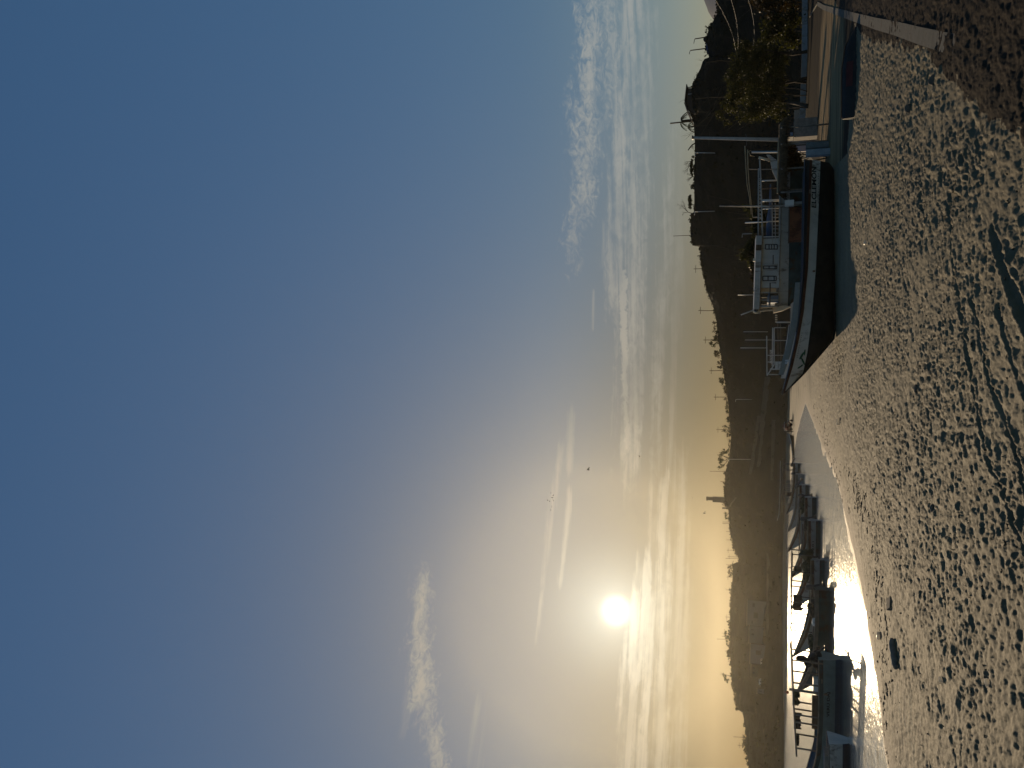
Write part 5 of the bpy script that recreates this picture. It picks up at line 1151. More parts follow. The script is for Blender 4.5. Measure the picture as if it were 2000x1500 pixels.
ridge_leafy(664, [(1396, 657, 4, 4), (1393, 664, 7, 5), (1389, 670, 6, 4), (1397, 674, 5, 4), (1399, 662, 4, 8)], 'clumped double tree with a pole through it, on the sloping crest', 520, .38, 'leaf', 2, group=RT)
ridge_leafy(690, [(1399, 687, 6, 4), (1402, 694, 5, 5), (1397, 690, 3, 4)], 'ragged tree just left of the double tree', 260, .36, group=RT)
ridge_leafy(714, [(1405, 710, 4, 4), (1404, 717, 4, 3), (1408, 714, 3, 6)], 'low ragged bush right of the dome shrub', 200, .36, group=RT)
ridge_leafy(745, [(1409, 742, 5, 5), (1409, 748, 5, 4), (1412, 745, 4, 7)], 'dense dark dome shaped tree on the sloping crest', 420, .34, 'leaf', group=RT)
ridge_leafy(760, [(1415, 757, 4, 4), (1416, 764, 3, 5)], 'thin scrub left of the dark dome tree', 110, .34, group=RT)
ridge_leafy(782, [(1418, 778, 5, 4), (1419, 786, 4, 5)], 'thin scrub beside the pole with the tilted bar', 130, .34, group=RT)
ridge_leafy(801, [(1420, 796, 3, 5), (1420.5, 805, 3, 5)], 'low dark mounded hedge, right one of two', 260, .34, 'leaf', group=RT)
ridge_leafy(820, [(1422, 817, 3, 4), (1422.5, 823, 2.6, 3)], 'low dark mounded hedge, left one of two', 220, .34, 'leaf', group=RT)
ridge_leafy(842, [(1416, 833, 5, 5), (1418, 842, 6, 5), (1421, 850, 5, 5), (1424, 838, 3, 9)], 'wispy bush with a pole in it, right of the big spreading tree', 330, .38, group=RT)
ridge_leafy(862, [(1425.5, 860, 2.5, 6), (1425, 871, 2.5, 5)], 'low scrub at the foot of the big spreading tree', 130, .34, group=RT)
def spreading():
    p = crest(897); k = mpp(p); bl = []
    for x, y, rx, ry in ((1419, 879, 6, 4), (1416, 884, 7, 4), (1411, 884, 5, 4), (1408, 889, 6, 5), (1407, 897, 5, 5), (1409, 904, 4, 6), (1408, 911, 5, 4), (1412, 899, 4, 4), (1413, 909, 4, 3)): q = at_d(x, y, p) - p; bl.append((q.x, q.y, q.z, ry * k, ry * k, rx * k))
    c = lambda x, y: tuple(at_d(x, y, p) - p)
    root = thing('spreading_tree', 'largest tree on the crest, spreading on forked stems right of the tower', 'tree', p, 0, RT); leaves(bl, .40, 900, 77, .25).build('crown', MAT['leaf'], root, fix=False)
    m = MB(); b0 = c(1423, 896); m.tube([(b0[0], 0, b0[2] - .6), c(1416, 892), c(1409, 889)], [.2, .14, .06], 6); m.tube([c(1421, 896), c(1417, 899), c(1411, 899)], [.16, .1, .05], 6); m.tube([c(1421, 899), c(1418, 904), c(1412, 908)], [.14, .09, .05], 6); m.build('trunk', MAT['bark'], root)
spreading()
ridge_leafy(984, [(1413, 982, 3, 3), (1414, 986, 2, 2)], 'tiny bush close against the left foot of the tower', 60, .3, group=RT)
ridge_leafy(1008, [(1418, 1003, 4, 3), (1416, 1007, 4, 3), (1419, 1011, 4, 3)], 'round bushy tree between the tower and the close pair of poles', 330, .34, 'leaf', group=RT)
ridge_leafy(1110, [(1426, 1107, 4, 4), (1424, 1112, 4, 4), (1428, 1110, 3, 5)], 'right one of two rounded trees left of the notch', 300, .34, group=RT)
ridge_leafy(1121, [(1426, 1118, 4, 4), (1424, 1123, 5, 3), (1428, 1121, 3, 5)], 'left one of two rounded trees left of the notch', 300, .34, group=RT)
ridge_leafy(1151, [(1426, 1151, 2.5, 3)], 'tiny shrub at the foot of the lone short pole', 70, .3, group=RT)
ridge_leafy(1243, [(1417, 1235, 4, 4), (1416, 1241, 5, 5), (1419, 1248, 5, 4), (1421, 1254, 4, 5), (1423, 1240, 3, 8)], 'broad tree with a tall pole in it, left of the sun', 520, .38, 'leaf', 2, group=RT)
ridge_leafy(1276, [(1421, 1272, 3, 3), (1423, 1277, 3, 3)], 'low bush left of the broad tree under the sun', 160, .32, group=RT)
ridge_leafy(1321, [(1416, 1318, 4.5, 4), (1418, 1324, 5, 4), (1420, 1329, 4, 4)], 'round crowned tree on a thin bent stem near the left edge', 420, .34, 'leaf', group=RT)
ridge_leafy(1340, [(1430, 1338, 2.5, 5), (1433, 1346, 2, 5)], 'scrub on the slope left of the round crowned tree', 120, .32, group=RT)
ridge_leafy(1375, [(1437, 1370, 2.5, 6), (1438, 1382, 2.5, 6)], 'scrub along the rounded shoulder near the left edge', 220, .32, group=RT)
ridge_leafy(1444, [(1453, 1440, 3.5, 5), (1452, 1448, 3.5, 4), (1454, 1455, 3, 6)], 'dense scrub on the low crest near the left edge', 330, .34, group=RT)
ridge_leafy(1474, [(1456, 1468, 3, 6), (1459, 1480, 3, 6), (1461, 1492, 3, 6)], 'scrub trailing down the crest at the left edge', 330, .34, group=RT)
ridge_leafy(363, [(1352.5, 361, 2.5, 3), (1350.5, 367, 2.2, 3), (1353, 365, 2, 4)], 'small dark bush on the flat crest between the two flat topped trees', 200, .26, 'leaf', group=RT)
ridge_leafy(308, [(1354, 307, 1.8, 2.5)], 'tiny dark bush at the foot of the right bare tree', 60, .24, 'leaf', group=RT)
def flat_tree(y, y0, y1, xc, h, label, post):
    p = crest(y); k = mpp(p); bl = []
    for u in np.linspace(0, 1, 6): q = at_d(xc - 1.2 * math.sin(u * 3.14), y0 + (y1 - y0) * u, p) - p; w = (y1 - y0) * .13 * k; bl.append((q.x, q.y, q.z, w, w * 1.3, h * k * (.55 + .5 * math.sin(u * 3.14))))
    root = thing('flat_topped_tree', label, 'tree', p, 0, 'flat topped trees on the crest'); leaves(bl, .26, 1500, int(y), .1).build('crown', MAT['leaf'], root, fix=False)
    m = MB()
    for yy in post: q = at_d(1357, yy, p) - p; e = at_d(xc, yy, p) - p; m.tube([(q.x, q.y, q.z - .4), tuple(e)], .09, 5)
    m.build('trunk', MAT['bark'], root)
flat_tree(328, 315, 340, 1351, 3.2, 'dark flat topped tree on the crest, nearer the concrete pole', (334.5,))
flat_tree(394, 382.5, 404.5, 1348, 3.4, 'dark flat topped tree on the crest beside the large bare tree', (400,))
def bare(y, xt, label, seed, lean=0, spread=.75):
    p = crest(y); t = at_d(xt, y, p); h = (t - p).length * 1.0
    bare_tree('bare_tree', p, label, h, seed, .09, spread, 4, (lean, 0), 'leafless trees on the crest')
bare(310, 1338, 'leafless tree leaning left over the flat topped tree by the concrete pole', 3, -1.0)
bare(345, 1343, 'small leafless tree left of the flat topped tree by the concrete pole', 5, 0)
bare(418, 1328.5, 'largest leafless tree, wide and twiggy, at the square earth step', 9, 1.2, .85)
bare(104, 1376, 'thin leafless shrub between the curved lamps and the bluff', 12, 0)
bare(55, 1377, 'leafless twigs on the crest at the right, below the far mountain', 14, 0)
def bent_trunk():
    p = crest(280); c = lambda x, y: tuple(at_d(x, y, p) - p); m = MB(); m.tube([c(1358, 279.5), c(1352, 283), c(1347, 289), c(1344, 293.5)], [.14, .13, .12, .10], 6); root = thing('dead_tree', 'dead bent trunk leaning left beside the top of the concrete pole', 'tree', p)
    m.build('trunk', MAT['bark'], root); m = MB(); rd = random.Random(2)
    for k in range(4): limbs(m, c(1352 - k, 283 + k * 1.6), c(1353.5, 285.5 + k * 1.6), .04, 1, rd)
    m.build('twigs', MAT['twig'], root)
bent_trunk()
def palm(y, xc, yc, label, n, ln, seed, xb=1354):
    p = crest(y); c = at_d(xc, yc, p) - p; root = thing('palm_tree', label, 'palm', p, 0, 'palms on the crest'); rd = random.Random(seed)
    m = MB(); m.tube([(0, 0, -.4), tuple(c * .5 + Vector((.05, 0, 0))), tuple(c)], [.16, .13, .12], 7); m.build('trunk', MAT['bark'], root); m = MB()
    for k in range(n):
        a = 2 * math.pi * k / n + rd.uniform(-.2, .2); up = rd.uniform(-.1, .9); L = ln * rd.uniform(.8, 1.15); pts = []
        for j in range(7):
            u = j / 6; pts.append(c + Vector((math.cos(a) * L * u * .9, math.sin(a) * L * u * .9, L * (up * u - 1.05 * u * u))))
        m.tube(pts, .025, 4)
        for j in range(1, 7):
            for s in (-1, 1):
                for e in (0, .5):
                    if j + e > 6: continue
                    q = pts[j].lerp(pts[min(j + 1, 6)], e); d = Vector((-math.sin(a) * s, math.cos(a) * s, -.9)).normalized() * L * .28 * (1 - abs(j / 6 - .5) * .8); w = Vector((math.cos(a), math.sin(a), 0)) * .05; m.add([q - w, q + w, q + d], [(0, 1, 2)])
    m.build('crown', MAT['leaf'], root, fix=False)
palm(234, 1331, 236, 'larger palm on the crest left of the gabled house', 15, 1.9, 4)
palm(247, 1345, 249, 'smaller palm left of the larger one on the crest', 11, 1.2, 6)

def crest_house():
    p = crest(197); c = lambda x, y, dy=0: at(x, y, math.hypot(p.x, p.y) + dy) - p
    root = thing('gabled_house', 'dark house with two sloping roof halves and a veranda on the crest', 'house', p)
    D = 5.0; M_('house_wall', (.06, .055, .05), .9, .1, var=.2); M_('house_roof', (.03, .03, .034), .8, .2, var=.2)
    a, b = c(1358, 171), c(1358, 222); zt = c(1343.5, 175).z
    P = [c(1359, 172), c(1343.5, 172), c(1340.5, 196), c(1341, 202), c(1349, 220), c(1359, 222)]; Q = [v + Vector((0, D, 0)) for v in P]; n = len(P); m = MB(); m.add(P + Q, [tuple(range(n)), tuple(range(n, 2 * n))[::-1]] + [(i, (i + 1) % n, n + (i + 1) % n, n + i) for i in range(n)]); m.build('wall', MAT['house_wall'], root)
    for pts in (((1342, 164.5), (1338.4, 197.5)), ((1337.6, 200), (1349.5, 227))):
        u, v = c(*pts[0], -.5), c(*pts[1], -.5); e = Vector((0, D + 1, 0)); t = Vector((0, 0, .16)); m = MB(); m.add([u, v, v + e, u + e, u + t, v + t, v + e + t, u + e + t], [(0, 1, 2, 3), (7, 6, 5, 4), (0, 4, 5, 1), (1, 5, 6, 2), (2, 6, 7, 3), (3, 7, 4, 0)]); m.build('roof', MAT['house_roof'], root)
    for y in (167, 171.5): q = c(1343, y); e = c(1353.5, y); m = MB(); m.tube([(e.x, 0, e.z - .4), (q.x, 0, q.z)], .09, 5); m.build('veranda_post', MAT['wood_brown'], root)
    m = MB(); m.tube([tuple(c(1344, 184, -.4)), tuple(c(1354, 183, -.4))], .05, 5); m.build('downpipe', MAT['pale_metal'], root)
crest_house()
def crest_sheds():
    p = crest(86); c = lambda x, y, dy=0: at(x, y, math.hypot(p.x, p.y) + dy) - p
    root = thing('shed', 'low blue shed with clutter on its roof under the curved street lamps', 'shed', p)
    a, b = c(1386, 77), c(1379.5, 98); m = MB(); m.box(((a.x + b.x) / 2, 1, (a.z + b.z) / 2), (abs(b.x - a.x), 2.4, abs(b.z - a.z))); m.build('wall', M_('shed_blue', (.03, .06, .14), .7, .3, var=.3), root)
    m = MB(); q = c(1378, 72); m.ball((q.x, .5, q.z), (.5, .5, .45)); m.build('water_tank', MAT['tar_black'], root)
    for y in (81, 88, 95): q = c(1378.5, y); m = MB(); m.ball((q.x, .6, q.z), (.22, .3, .22), 7, 5); m.build('bundle', MAT['cloth_dark'], root)
crest_sheds()
def tower():
    p = crest(976); k = mpp(p); c = lambda x, y: at_d(x, y, p) - p
    root = thing('stepped_tower', 'dark stepped square tower standing alone on the crest', 'tower', p); M_('tower_stone', (.07, .065, .058), .9, .1, var=.2)
    a, b = c(1418, 971.5), c(1392, 980); m = MB(); w = a.x - b.x; m.box(((a.x + b.x) / 2, 0, (a.z + b.z) / 2 - .4), (w, w, b.z - a.z + .8)); m.build('shaft', MAT['tower_stone'], root)
    a2, b2 = c(1392, 970.8), c(1382, 976.5); m = MB(); m.box(((a2.x + b2.x) / 2, 0, (a2.z + b2.z) / 2), (a2.x - b2.x, w * .7, b2.z - a2.z)); m.build('belfry', MAT['tower_stone'], root)
    a3 = c(1380.6, 973.5); m = MB(); m.box((a3.x, 0, a3.z - .1), ((a2.x - b2.x) * 1.15, w * .8, .5)); m.build('cap', MAT['tower_stone'], root)
    p2 = crest(992.5); a, b = at_d(1421, 991.3, p2) - p2, at_d(1412, 993.7, p2) - p2; m = MB(); m.box(((a.x + b.x) / 2, 0, (a.z + b.z) / 2 - .3), (a.x - b.x, .8, b.z - a.z + .6)); r2 = thing('pillar', 'short square pillar just left of the stepped tower', 'pillar', p2); m.build('shaft', MAT['tower_stone'], r2); m = MB(); m.box((( a.x + b.x) / 2, 0, b.z + .1), ((a.x - b.x) * 1.3, 1, .2)); m.build('cap', MAT['tower_stone'], r2)
tower()

# ---- buildings and retaining walls on the slope
def hill_building(x0, x1, y0, y1, label, mt, rows=(), D=6.0, name='building', roof=True):
    p = hill_pt(x1 - 2, (y0 + y1) / 2); d = math.hypot(p.x, p.y) - 1.5; c = lambda x, y: at(x, y, d) - p
    root = thing(name, label, 'building', p); a = c(x1, y0); b = c(x0, y1); m = MB(); cx = (a.x + b.x) / 2; w = abs(a.x - b.x); z0, z1 = a.z - 1.2, b.z
    yb = (a.y + b.y) / 2; ang = math.atan2(b.y - a.y, b.x - a.x); ang = ang - math.pi if abs(ang) > 1.57 else ang
    m.box((cx - math.sin(ang) * D / 2, yb + math.cos(ang) * D / 2, (z0 + z1) / 2), (w, D, z1 - z0), ang); m.build('wall', mt, root)
    if roof: m = MB(); m.box((cx - math.sin(ang) * D / 2, yb + math.cos(ang) * D / 2, z1 + .12), (w + .5, D + .5, .25), ang); m.build('roof', MAT['wood_grey'], root)
    for (xa, xb, ya, yb_) in rows:
        q = c(xa, ya); e = c(xb, yb_); m = MB(); s = Vector((math.sin(ang) * .06, -math.cos(ang) * .06, 0)); yy = yb + ((q.x + e.x) / 2 - cx) * math.tan(ang); m.box(((q.x + e.x) / 2 + s.x, yy + s.y, (q.z + e.z) / 2), (abs(q.x - e.x), .1, abs(q.z - e.z)), ang); fr = m.build('window', MAT['glass_dark'], root)
    return root
M_('plaster_pale', (.105, .11, .115), .85, .2, var=.12); M_('plaster_blue', (.085, .095, .12), .85, .2, var=.12); M_('plaster_tan', (.09, .07, .05), .9, .2, var=.2)
hill_building(1459, 1490, 1174, 1222, 'long pale block building low on the slope, right half, with dark openings', MAT['plaster_pale'], [(1470, 1474, 1178, 1186), (1472, 1480, 1196, 1208), (1468, 1470, 1212, 1218)])
hill_building(1463, 1487, 1224, 1256, 'pale building with two small dark openings, joined left of the long block', MAT['plaster_pale'], [(1467, 1472, 1229, 1231), (1468, 1473, 1237, 1241)])
hill_building(1465, 1490, 1259, 1296, 'bluish building on the slope, leftmost of the pale row', MAT['plaster_blue'], [(1476, 1486, 1270, 1280)])
hill_building(1467, 1478, 1299, 1322, 'low brownish building stepping down left of the bluish one', MAT['plaster_tan'], [(1470, 1474, 1303, 1306), (1470, 1474, 1312, 1316)])
hill_building(1479, 1489, 1346, 1354, 'small pale hut alone on the slope near the left edge', MAT['plaster_blue'], [(1483, 1488, 1349, 1351)], 3)
for (x0, x1, y0, y1, lb) in ((1485.5, 1490, 1291, 1296, 'small white parked van below the bluish building'), (1482, 1488, 1330, 1335, 'small white parked pickup near the left hut')):
    p = hill_pt(x1, (y0 + y1) / 2); d = math.hypot(p.x, p.y) - 1; a, b = at(x1, y0, d), at(x0, y1, d); r_ = thing('parked_van', lb, 'van', ((a.x + b.x) / 2, (a.y + b.y) / 2, a.z)); w = abs(a.x - b.x) * 2.2; h = abs(a.z - b.z)
    m = MB(); m.prism([(-w / 2, -.8), (w / 2, -.8), (w / 2, .8), (-w / 2, .8)], .25, h * .65); m.build('body', MAT['white_paint'], r_); m = MB(); m.prism([(-w * .3, -.7), (w * .42, -.7), (w * .42, .7), (-w * .3, .7)], h * .65, h); m.build('cab', MAT['white_paint'], r_)
    for sx in (-.3, .3):
        for sy in (-.75, .75): m = MB(); m.tube([(sx * w, sy - .08, .3), (sx * w, sy + .08, .3)], .3, 10); m.build('wheel', MAT['tar_black'], r_)
def ret_wall(pts, h, label, mt):
    P = [hill_pt(x, y) for x, y in pts]; o0 = P[0]; rows = []
    for q in P: v = q - o0; rows.append([tuple(v + Vector((0, -.5, -.8))), tuple(v + Vector((0, -.5, h))), tuple(v + Vector((0, .3, h))), tuple(v + Vector((0, .3, -.8)))])
    m = MB(); m.grid(rows, False); m.add(rows[0], [(0, 1, 2, 3)]); m.add(rows[-1], [(3, 2, 1, 0)]); o = m.build('retaining_wall', mt); o.location = o0; tag(o, label, 'wall')
M_('road_concrete', (.10, .085, .068), .9, .2, var=.2, vscale=.4)
ret_wall([(1501, 736), (1498, 762), (1496, 782), (1493, 806), (1491, 824), (1489, 850)], .9, 'pale road parapet slanting along the slope above ELCLEMON\'s bow', MAT['road_concrete'])
ret_wall([(1492, 824), (1488, 850), (1484, 885), (1480, 912)], .35, 'thin lower ledge line continuing the parapet to the left', MAT['road_concrete'])
ret_wall([(1482, 812), (1477, 845), (1471, 885), (1465, 926)], .35, 'upper ledge line climbing left below the spreading tree', MAT['road_concrete'])
ret_wall([(1512, 820), (1511, 860), (1510, 900), (1509, 938)], .6, 'long faint ledge low on the slope behind the moored boats', MAT['road_concrete'])
ret_wall([(1499, 1080), (1499, 1160), (1498, 1240)], .25, 'faint ledge under the pale row of buildings', MAT['road_concrete'])
ret_wall([(1437, 971.5), (1433, 978), (1428, 984), (1426, 989)], .25, 'zigzag of light steps on the slope just under the tower', MAT['road_concrete'])

# ------------------------------------------------------------------ birds
def bird(x, y, dist, span, roll, label, yaw=0.0, group=None, flap=.25):
    p = at(x, y, dist); root = thing('bird', label, 'bird', p, yaw, group); root.rotation_euler = (0.0, roll, yaw)
    s = span / 2; m = MB()
    m.tube([(0, -s * .38, 0), (0, -s * .25, .01 * s), (0, 0, .02 * s), (0, s * .25, 0), (0, s * .5, 0)], [.05 * s, .13 * s, .17 * s, .13 * s, .06 * s], 7)
    for sd in (1, -1):
        m.add([(0, -s * .18, 0), (sd * s * .45, -s * .26, s * flap), (sd * s, s * .06, s * flap * .55), (sd * s * .45, s * .14, s * flap), (0, s * .24, 0)], [(0, 1, 3, 4), (1, 2, 3)] if sd > 0 else [(4, 3, 1, 0), (3, 2, 1)])
    m.build('body', MAT['ink'], root, fix=False)
bird(1150, 916, 210, 2.1, R(12), 'larger gliding bird below the small flock', 1.2)
bird(1249, 891, 230, 2.2, R(-38), 'gliding bird banked steeply, halfway between flock and crest', .3)
bird(1377, 1002, 240, 1.6, R(30), 'bird flapping low over the crest, left of the tower', .9, flap=.5)
bird(1352.5, 972.5, 260, 1.0, R(70), 'tiny bird high above the stepped tower', .2)
for k, (x, y) in enumerate(((1076, 962.5), (1081, 967.5), (1079, 972), (1070, 977), (1074, 979), (1081, 977), (1078, 989.5), (1076, 996))):
    bird(x, y, 240, .95, R((-20, 25, 40, 15, -30, 35, 5, 20)[k]), 'one of the small dark birds in the tight high flock', .4 + .5 * k, 'small flock of birds high in the sky', .35)

# ------------------------------------------------------------------ person and motor taxi on the far spit
def person():
    p = gpz(1550, 842.5); root = thing('person', 'person in dark clothes standing side on by the upswept dark bow', 'person', p, R(75)); s = 1.62 / 1.7
    V = [(0, 0, .92), (0, .02, 1.12), (0, .03, 1.38), (0, .03, 1.48), (0, .0, 1.56), (.10, 0, .88), (.11, -.03, .48), (.10, .03, .08), (.10, -.10, .04), (-.10, 0, .88), (-.12, .06, .48), (-.11, .12, .08), (-.11, 0, .04), (.19, .03, 1.38), (.23, .06, 1.12), (.22, -.06, .90), (.22, -.10, .80), (-.19, .03, 1.38), (-.24, .08, 1.12), (-.24, .0, .90), (-.24, -.03, .80)]
    E = [(0, 1), (1, 2), (2, 3), (3, 4), (0, 5), (5, 6), (6, 7), (7, 8), (0, 9), (9, 10), (10, 11), (11, 12), (2, 13), (13, 14), (14, 15), (15, 16), (2, 17), (17, 18), (18, 19), (19, 20)]
    rad = [.16, .14, .16, .07, .07, .10, .07, .05, .045, .10, .07, .05, .045, .07, .05, .04, .04, .07, .05, .04, .04]
    me = bpy.data.meshes.new('body'); me.from_pydata([tuple(c * s for c in v) for v in V], E, []); o = bpy.data.objects.new('body', me); COL.objects.link(o); o.parent = root
    sk = o.modifiers.new('skin', 'SKIN')
    for i, sv in enumerate(me.skin_vertices[0].data): sv.radius = (rad[i], rad[i]); sv.use_root = (i == 0)
    o.modifiers.new('sub', 'SUBSURF').levels = 1; o.modifiers['sub'].render_levels = 1; me.materials.append(M_('dark_clothes', (.03, .026, .026), .9, .1))
    m = MB(); m.ball((0, -.01 * s, 1.62 * s), (.085, .105, .125), 10, 8); m.ball((0, -.11 * s, 1.61 * s), (.02, .03, .03), 6, 4); m.build('head', M_('skin_tone', (.20, .11, .07), .6, .3), root)
    m = MB(); m.ball((0, .02, 1.67 * s), (.095, .11, .10), 10, 6); m.build('hair', MAT['ink'], root)
person()
def mototaxi():
    p = gpz(1548.5, 829); q = gpz(1548.5, 838); rz = math.atan2((p - q).y, (p - q).x); root = thing('motor_taxi', 'dark red three wheeled motor taxi with pale roof edge, parked on the far spit', 'motor taxi', p, rz)
    M_('maroon', (.13, .025, .018), .5, .4, var=.2)
    m = MB(); m.prism([(-1.25, -.6), (-.1, -.6), (-.1, .6), (-1.25, .6)], .3, .8); m.build('cabin', MAT['maroon'], root)
    m = MB(); m.tube([(-1.2, 0, .8), (-1.15, 0, 1.25), (-.9, 0, 1.5), (-.3, 0, 1.5), (-.05, 0, 1.3)], [.5, .5, .42, .42, .3], 8); m.build('hood', MAT['maroon'], root)
    m = MB(); m.box((-.62, 0, 1.62), (1.3, 1.25, .07)); m.build('roof', MAT['white_paint'], root); m = MB(); m.tube([(-1.27, -.6, .4), (-1.27, -.6, 1.6)], .05); m.build('pillar', MAT['white_paint'], root)
    for x, y in ((-.75, .62), (-.75, -.62), (1.15, 0)): m = MB(); m.tube([(x, y - .05, .28), (x, y + .05, .28)], .28, 14); m.build('wheel', MAT['tar_black'], root)
    m = MB(); m.tube([(-.1, 0, .6), (.5, 0, .75), (.8, 0, .8)], [.16, .2, .14], 8); m.build('fuel_tank', MAT['maroon'], root)
    m = MB(); m.tube([(1.15, 0, .28), (.95, 0, .75), (.85, 0, 1.1)], .05); m.tube([(.85, -.35, 1.12), (.85, .35, 1.12)], .03); m.build('fork', MAT['dark_metal'], root)
    m = MB(); m.ball((1.0, 0, .92), (.12, .12, .12)); m.build('headlight', MAT['pale_metal'], root)
    m = MB(); m.box((.1, 0, .78), (.7, .3, .12)); m.build('saddle', MAT['cloth_dark'], root)
mototaxi()

# ------------------------------------------------------------------ litter, driftwood and stones on the sand
def driftwood():
    a, b = gpz(1746, 1247), gpz(1755, 1306); d = b - a; root = a; rd = random.Random(4); m = MB(); n = 8
    m.tube([tuple(d * (k / n) + Vector((rd.uniform(-.02, .02), rd.uniform(-.03, .03), .06 + .02 * rd.random()))) for k in range(n + 1)], [.05, .09, .10, .11, .10, .11, .10, .09, .06], 9)
    o = m.build('driftwood_log', M_('wet_log', (.20, .175, .14), .85, .2, var=.4, bump=.5)); o.location = a; tag(o, 'dark weathered log lying flat on the sand near the water', 'log')
    a = gpz(1741, 1179); m = MB(); m.prism([(-.16, -.2), (.2, -.16), (.14, .2), (-.2, .12)], -.05, .10); o = m.build('wood_chunk', M_('wet_chunk', (.19, .145, .10), .85, .2, var=.4)); o.location = a; o.rotation_euler = (.15, .1, .4); tag(o, 'small squared chunk of dark wood on the sand right of the log', 'wood block')
driftwood()
def stone(x, y, r, label, seed, mt='dark_stone'):
    M_('dark_stone', (.12, .095, .07), .9, .2, var=.4, bump=.5); r *= .62; p = gpz(x, y); rd = random.Random(seed); bm = bmesh.new(); bmesh.ops.create_icosphere(bm, subdivisions=3, radius=1)
    for v in bm.verts:
        n = math.sin(v.co.x * 3 + seed) * math.cos(v.co.y * 2.7 + seed * 2) * .18 + math.sin(v.co.z * 4 + seed) * .1; v.co *= (1 + n); v.co = Vector((v.co.x * r, v.co.y * r * .8, v.co.z * r * .62))
    me = bpy.data.meshes.new('stone'); bm.to_mesh(me); bm.free(); me.materials.append(MAT[mt])
    for f in me.polygons: f.use_smooth = True
    o = bpy.data.objects.new('stone', me); COL.objects.link(o); o.location = (p.x, p.y, p.z + r * .2); tag(o, label, 'stone')
stone(1791, 759, .15, 'dark round stone amid footprints in the middle of the sand', 1)
stone(1822, 993, .13, 'dark wet looking stone on trampled sand below the motor taxi', 2)
stone(1823, 156, .19, 'biggest dark stone at the edge between light sand and gravel', 3)
stone(1776, 212, .20, 'dark lump in place of a mound shadow on the light sand left of the kerb', 4)  # lump added where a sand mound throws its shadow
stone(1573, 722 + 32, .13, 'reddish dark lump on the sand just off the bow of ELCLEMON', 5)
stone(1638, 703, .16, 'reddish brown stone on the sand under the raked bow of ELCLEMON', 6)
M_('milky_plastic', (.78, .66, .48), .35, .5)
_t = NT(MAT['milky_plastic'].node_tree); _tl = _t.add('ShaderNodeBsdfTranslucent'); _tl.inputs[0].default_value = (.85, .82, .75, 1); _mx = _t.add('ShaderNodeMixShader'); _mx.inputs[0].default_value = .65
_t.l.new(_t.n['Principled BSDF'].outputs[0], _mx.inputs[1]); _t.l.new(_tl.outputs[0], _mx.inputs[2]); _t.l.new(_mx.outputs[0], _t.n['Material Output'].inputs[0])
def litter(x, y, l, w, label, seed, mt='milky_plastic'):
    p = gpz(x, y); m = MB(); rd = random.Random(seed); a = rd.uniform(0, 3.1); m.tube([(-l / 2 * math.cos(a), -l / 2 * math.sin(a), w * .7), (0, 0, w), (l * .35 * math.cos(a), l * .35 * math.sin(a), w * .9), (l / 2 * math.cos(a), l / 2 * math.sin(a), w * .8)], [w, w, w, w * .35], 9); o = m.build('plastic_bottle', MAT[mt]); o.location = p; tag(o, label, 'bottle')
litter(1640, 824, .34, .10, 'white plastic bottle on the smooth sand below the tip of the water', 1)
litter(1720, 1243, .28, .07, 'pale bottle near the wrack line above the log', 2)
litter(1933, 1333, .12, .04, 'tiny bright bottle on the trampled sand at the bottom left', 3)
litter(1841, 1327, .12, .04, 'small bright bottle higher up the trampled sand at bottom left', 4)
litter(1693, 474, .22, .06, 'crumpled pale bottle on the sand below the ELCLEMON hull', 5)
litter(1671, 680, .18, .06, 'pale bottle near the stone under the raked bow', 6)

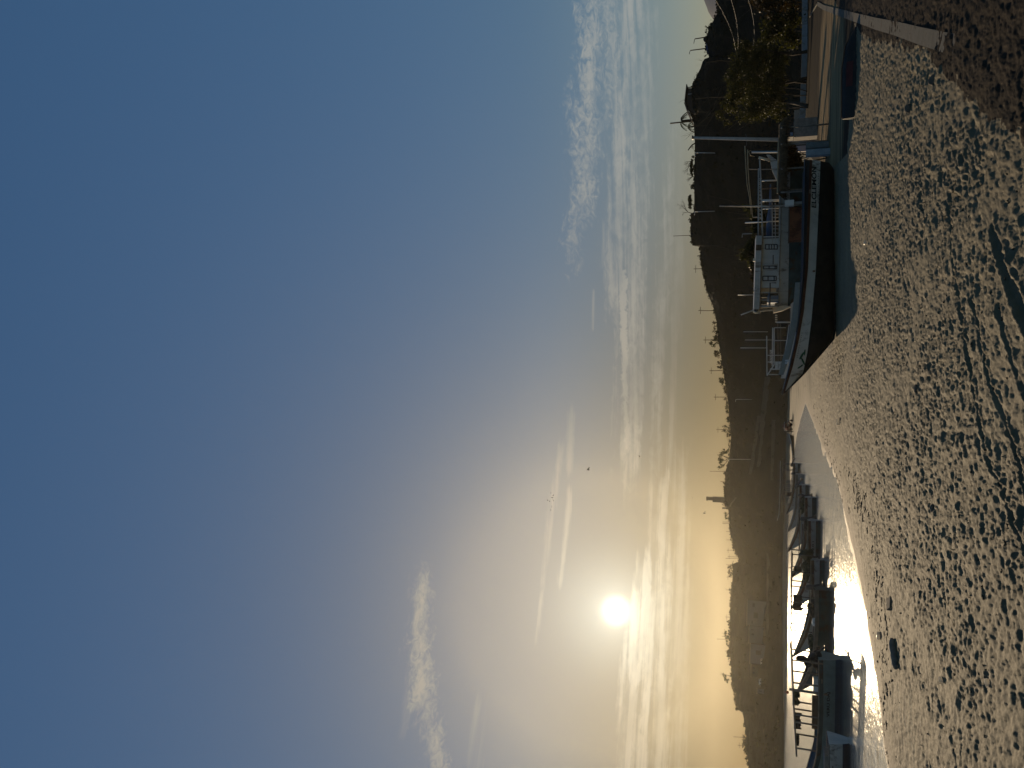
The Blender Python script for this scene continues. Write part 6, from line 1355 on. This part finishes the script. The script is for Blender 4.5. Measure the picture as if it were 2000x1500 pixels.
def seaweed():
    g = np.random.default_rng(44); V = []; F = []
    def put(px, py, l, w, n=1):
        p = gpz(px, py)
        if inside(np.array([p.x]), np.array([p.y]), SHORE)[0]: return
        a = g.normal() * .5; k = 5; o = len(V); d = Vector((math.cos(a), math.sin(a), 0)); s = Vector((-d.y, d.x, 0))
        for i in range(k):
            u = i / (k - 1) - .5; q = p + d * l * u + s * g.normal() * w * .6; ww = w * (1.1 - abs(u) * 1.8) * (.6 + .6 * g.random()); h = .012 + .03 * g.random()
            V.extend([tuple(q - s * ww + Vector((0, 0, .004))), tuple(q + Vector((0, 0, h))), tuple(q + s * ww + Vector((0, 0, .004)))])
        for i in range(k - 1):
            b = o + 3 * i; F.extend([(b, b + 1, b + 4, b + 3), (b + 1, b + 2, b + 5, b + 4)])
    for line, n, sp in ((((1600, 800), (1622, 880), (1640, 950), (1655, 1010)), 150, 6), (((1588, 790), (1606, 840), (1622, 895)), 60, 5), (((1655, 905), (1672, 960), (1688, 1020)), 120, 8), (((1672, 930), (1690, 1010), (1712, 1120), (1722, 1180)), 130, 7), (((1736, 1210), (1727, 1300), (1728, 1400), (1732, 1490)), 70, 4), (((1700, 1130), (1722, 1240), (1740, 1360)), 80, 9), (((1640, 690), (1625, 740), (1612, 800)), 70, 9)):
        P = [np.array(q, float) for q in line]
        for _i in range(n):
            k = g.integers(0, len(P) - 1); u = g.random(); q = P[k] * (1 - u) + P[k + 1] * u + np.array([g.normal() * sp, g.normal() * 4]); sc = .35 + 1.1 * g.random() ** 3; put(q[0], q[1], .24 * sc, .045 * sc)
    for _i in range(240):
        put(1660 + 330 * g.random(), 330 + 1170 * g.random(), .03 + .07 * g.random() ** 3, .007 + .010 * g.random())
    m = MB(); m.v = V; m.f = F; m.smooth = [False] * len(F); kind(m.build('seaweed', M_('kelp', (.035, .032, .018), .7, .3, var=.4), fix=False), 'stuff')
seaweed()

# ------------------------------------------------------------------ haze
def haze():
    b = MB(); b.box((0, 480, 38), (1500, 1500, 88))
    m = bpy.data.materials.new('haze'); m.use_nodes = True; t = NT(m.node_tree); t.n.clear()
    out = t.add('ShaderNodeOutputMaterial'); v = t.add('ShaderNodeVolumePrincipled')
    v.inputs['Color'].default_value = (0.95, 0.90, 0.74, 1); v.inputs['Density'].default_value = HAZE_D; v.inputs['Anisotropy'].default_value = 0.88
    t.l.new(v.outputs[0], out.inputs['Volume'])
    return kind(b.build('haze', m), 'stuff')
HAZE_D = 0.00006
haze()
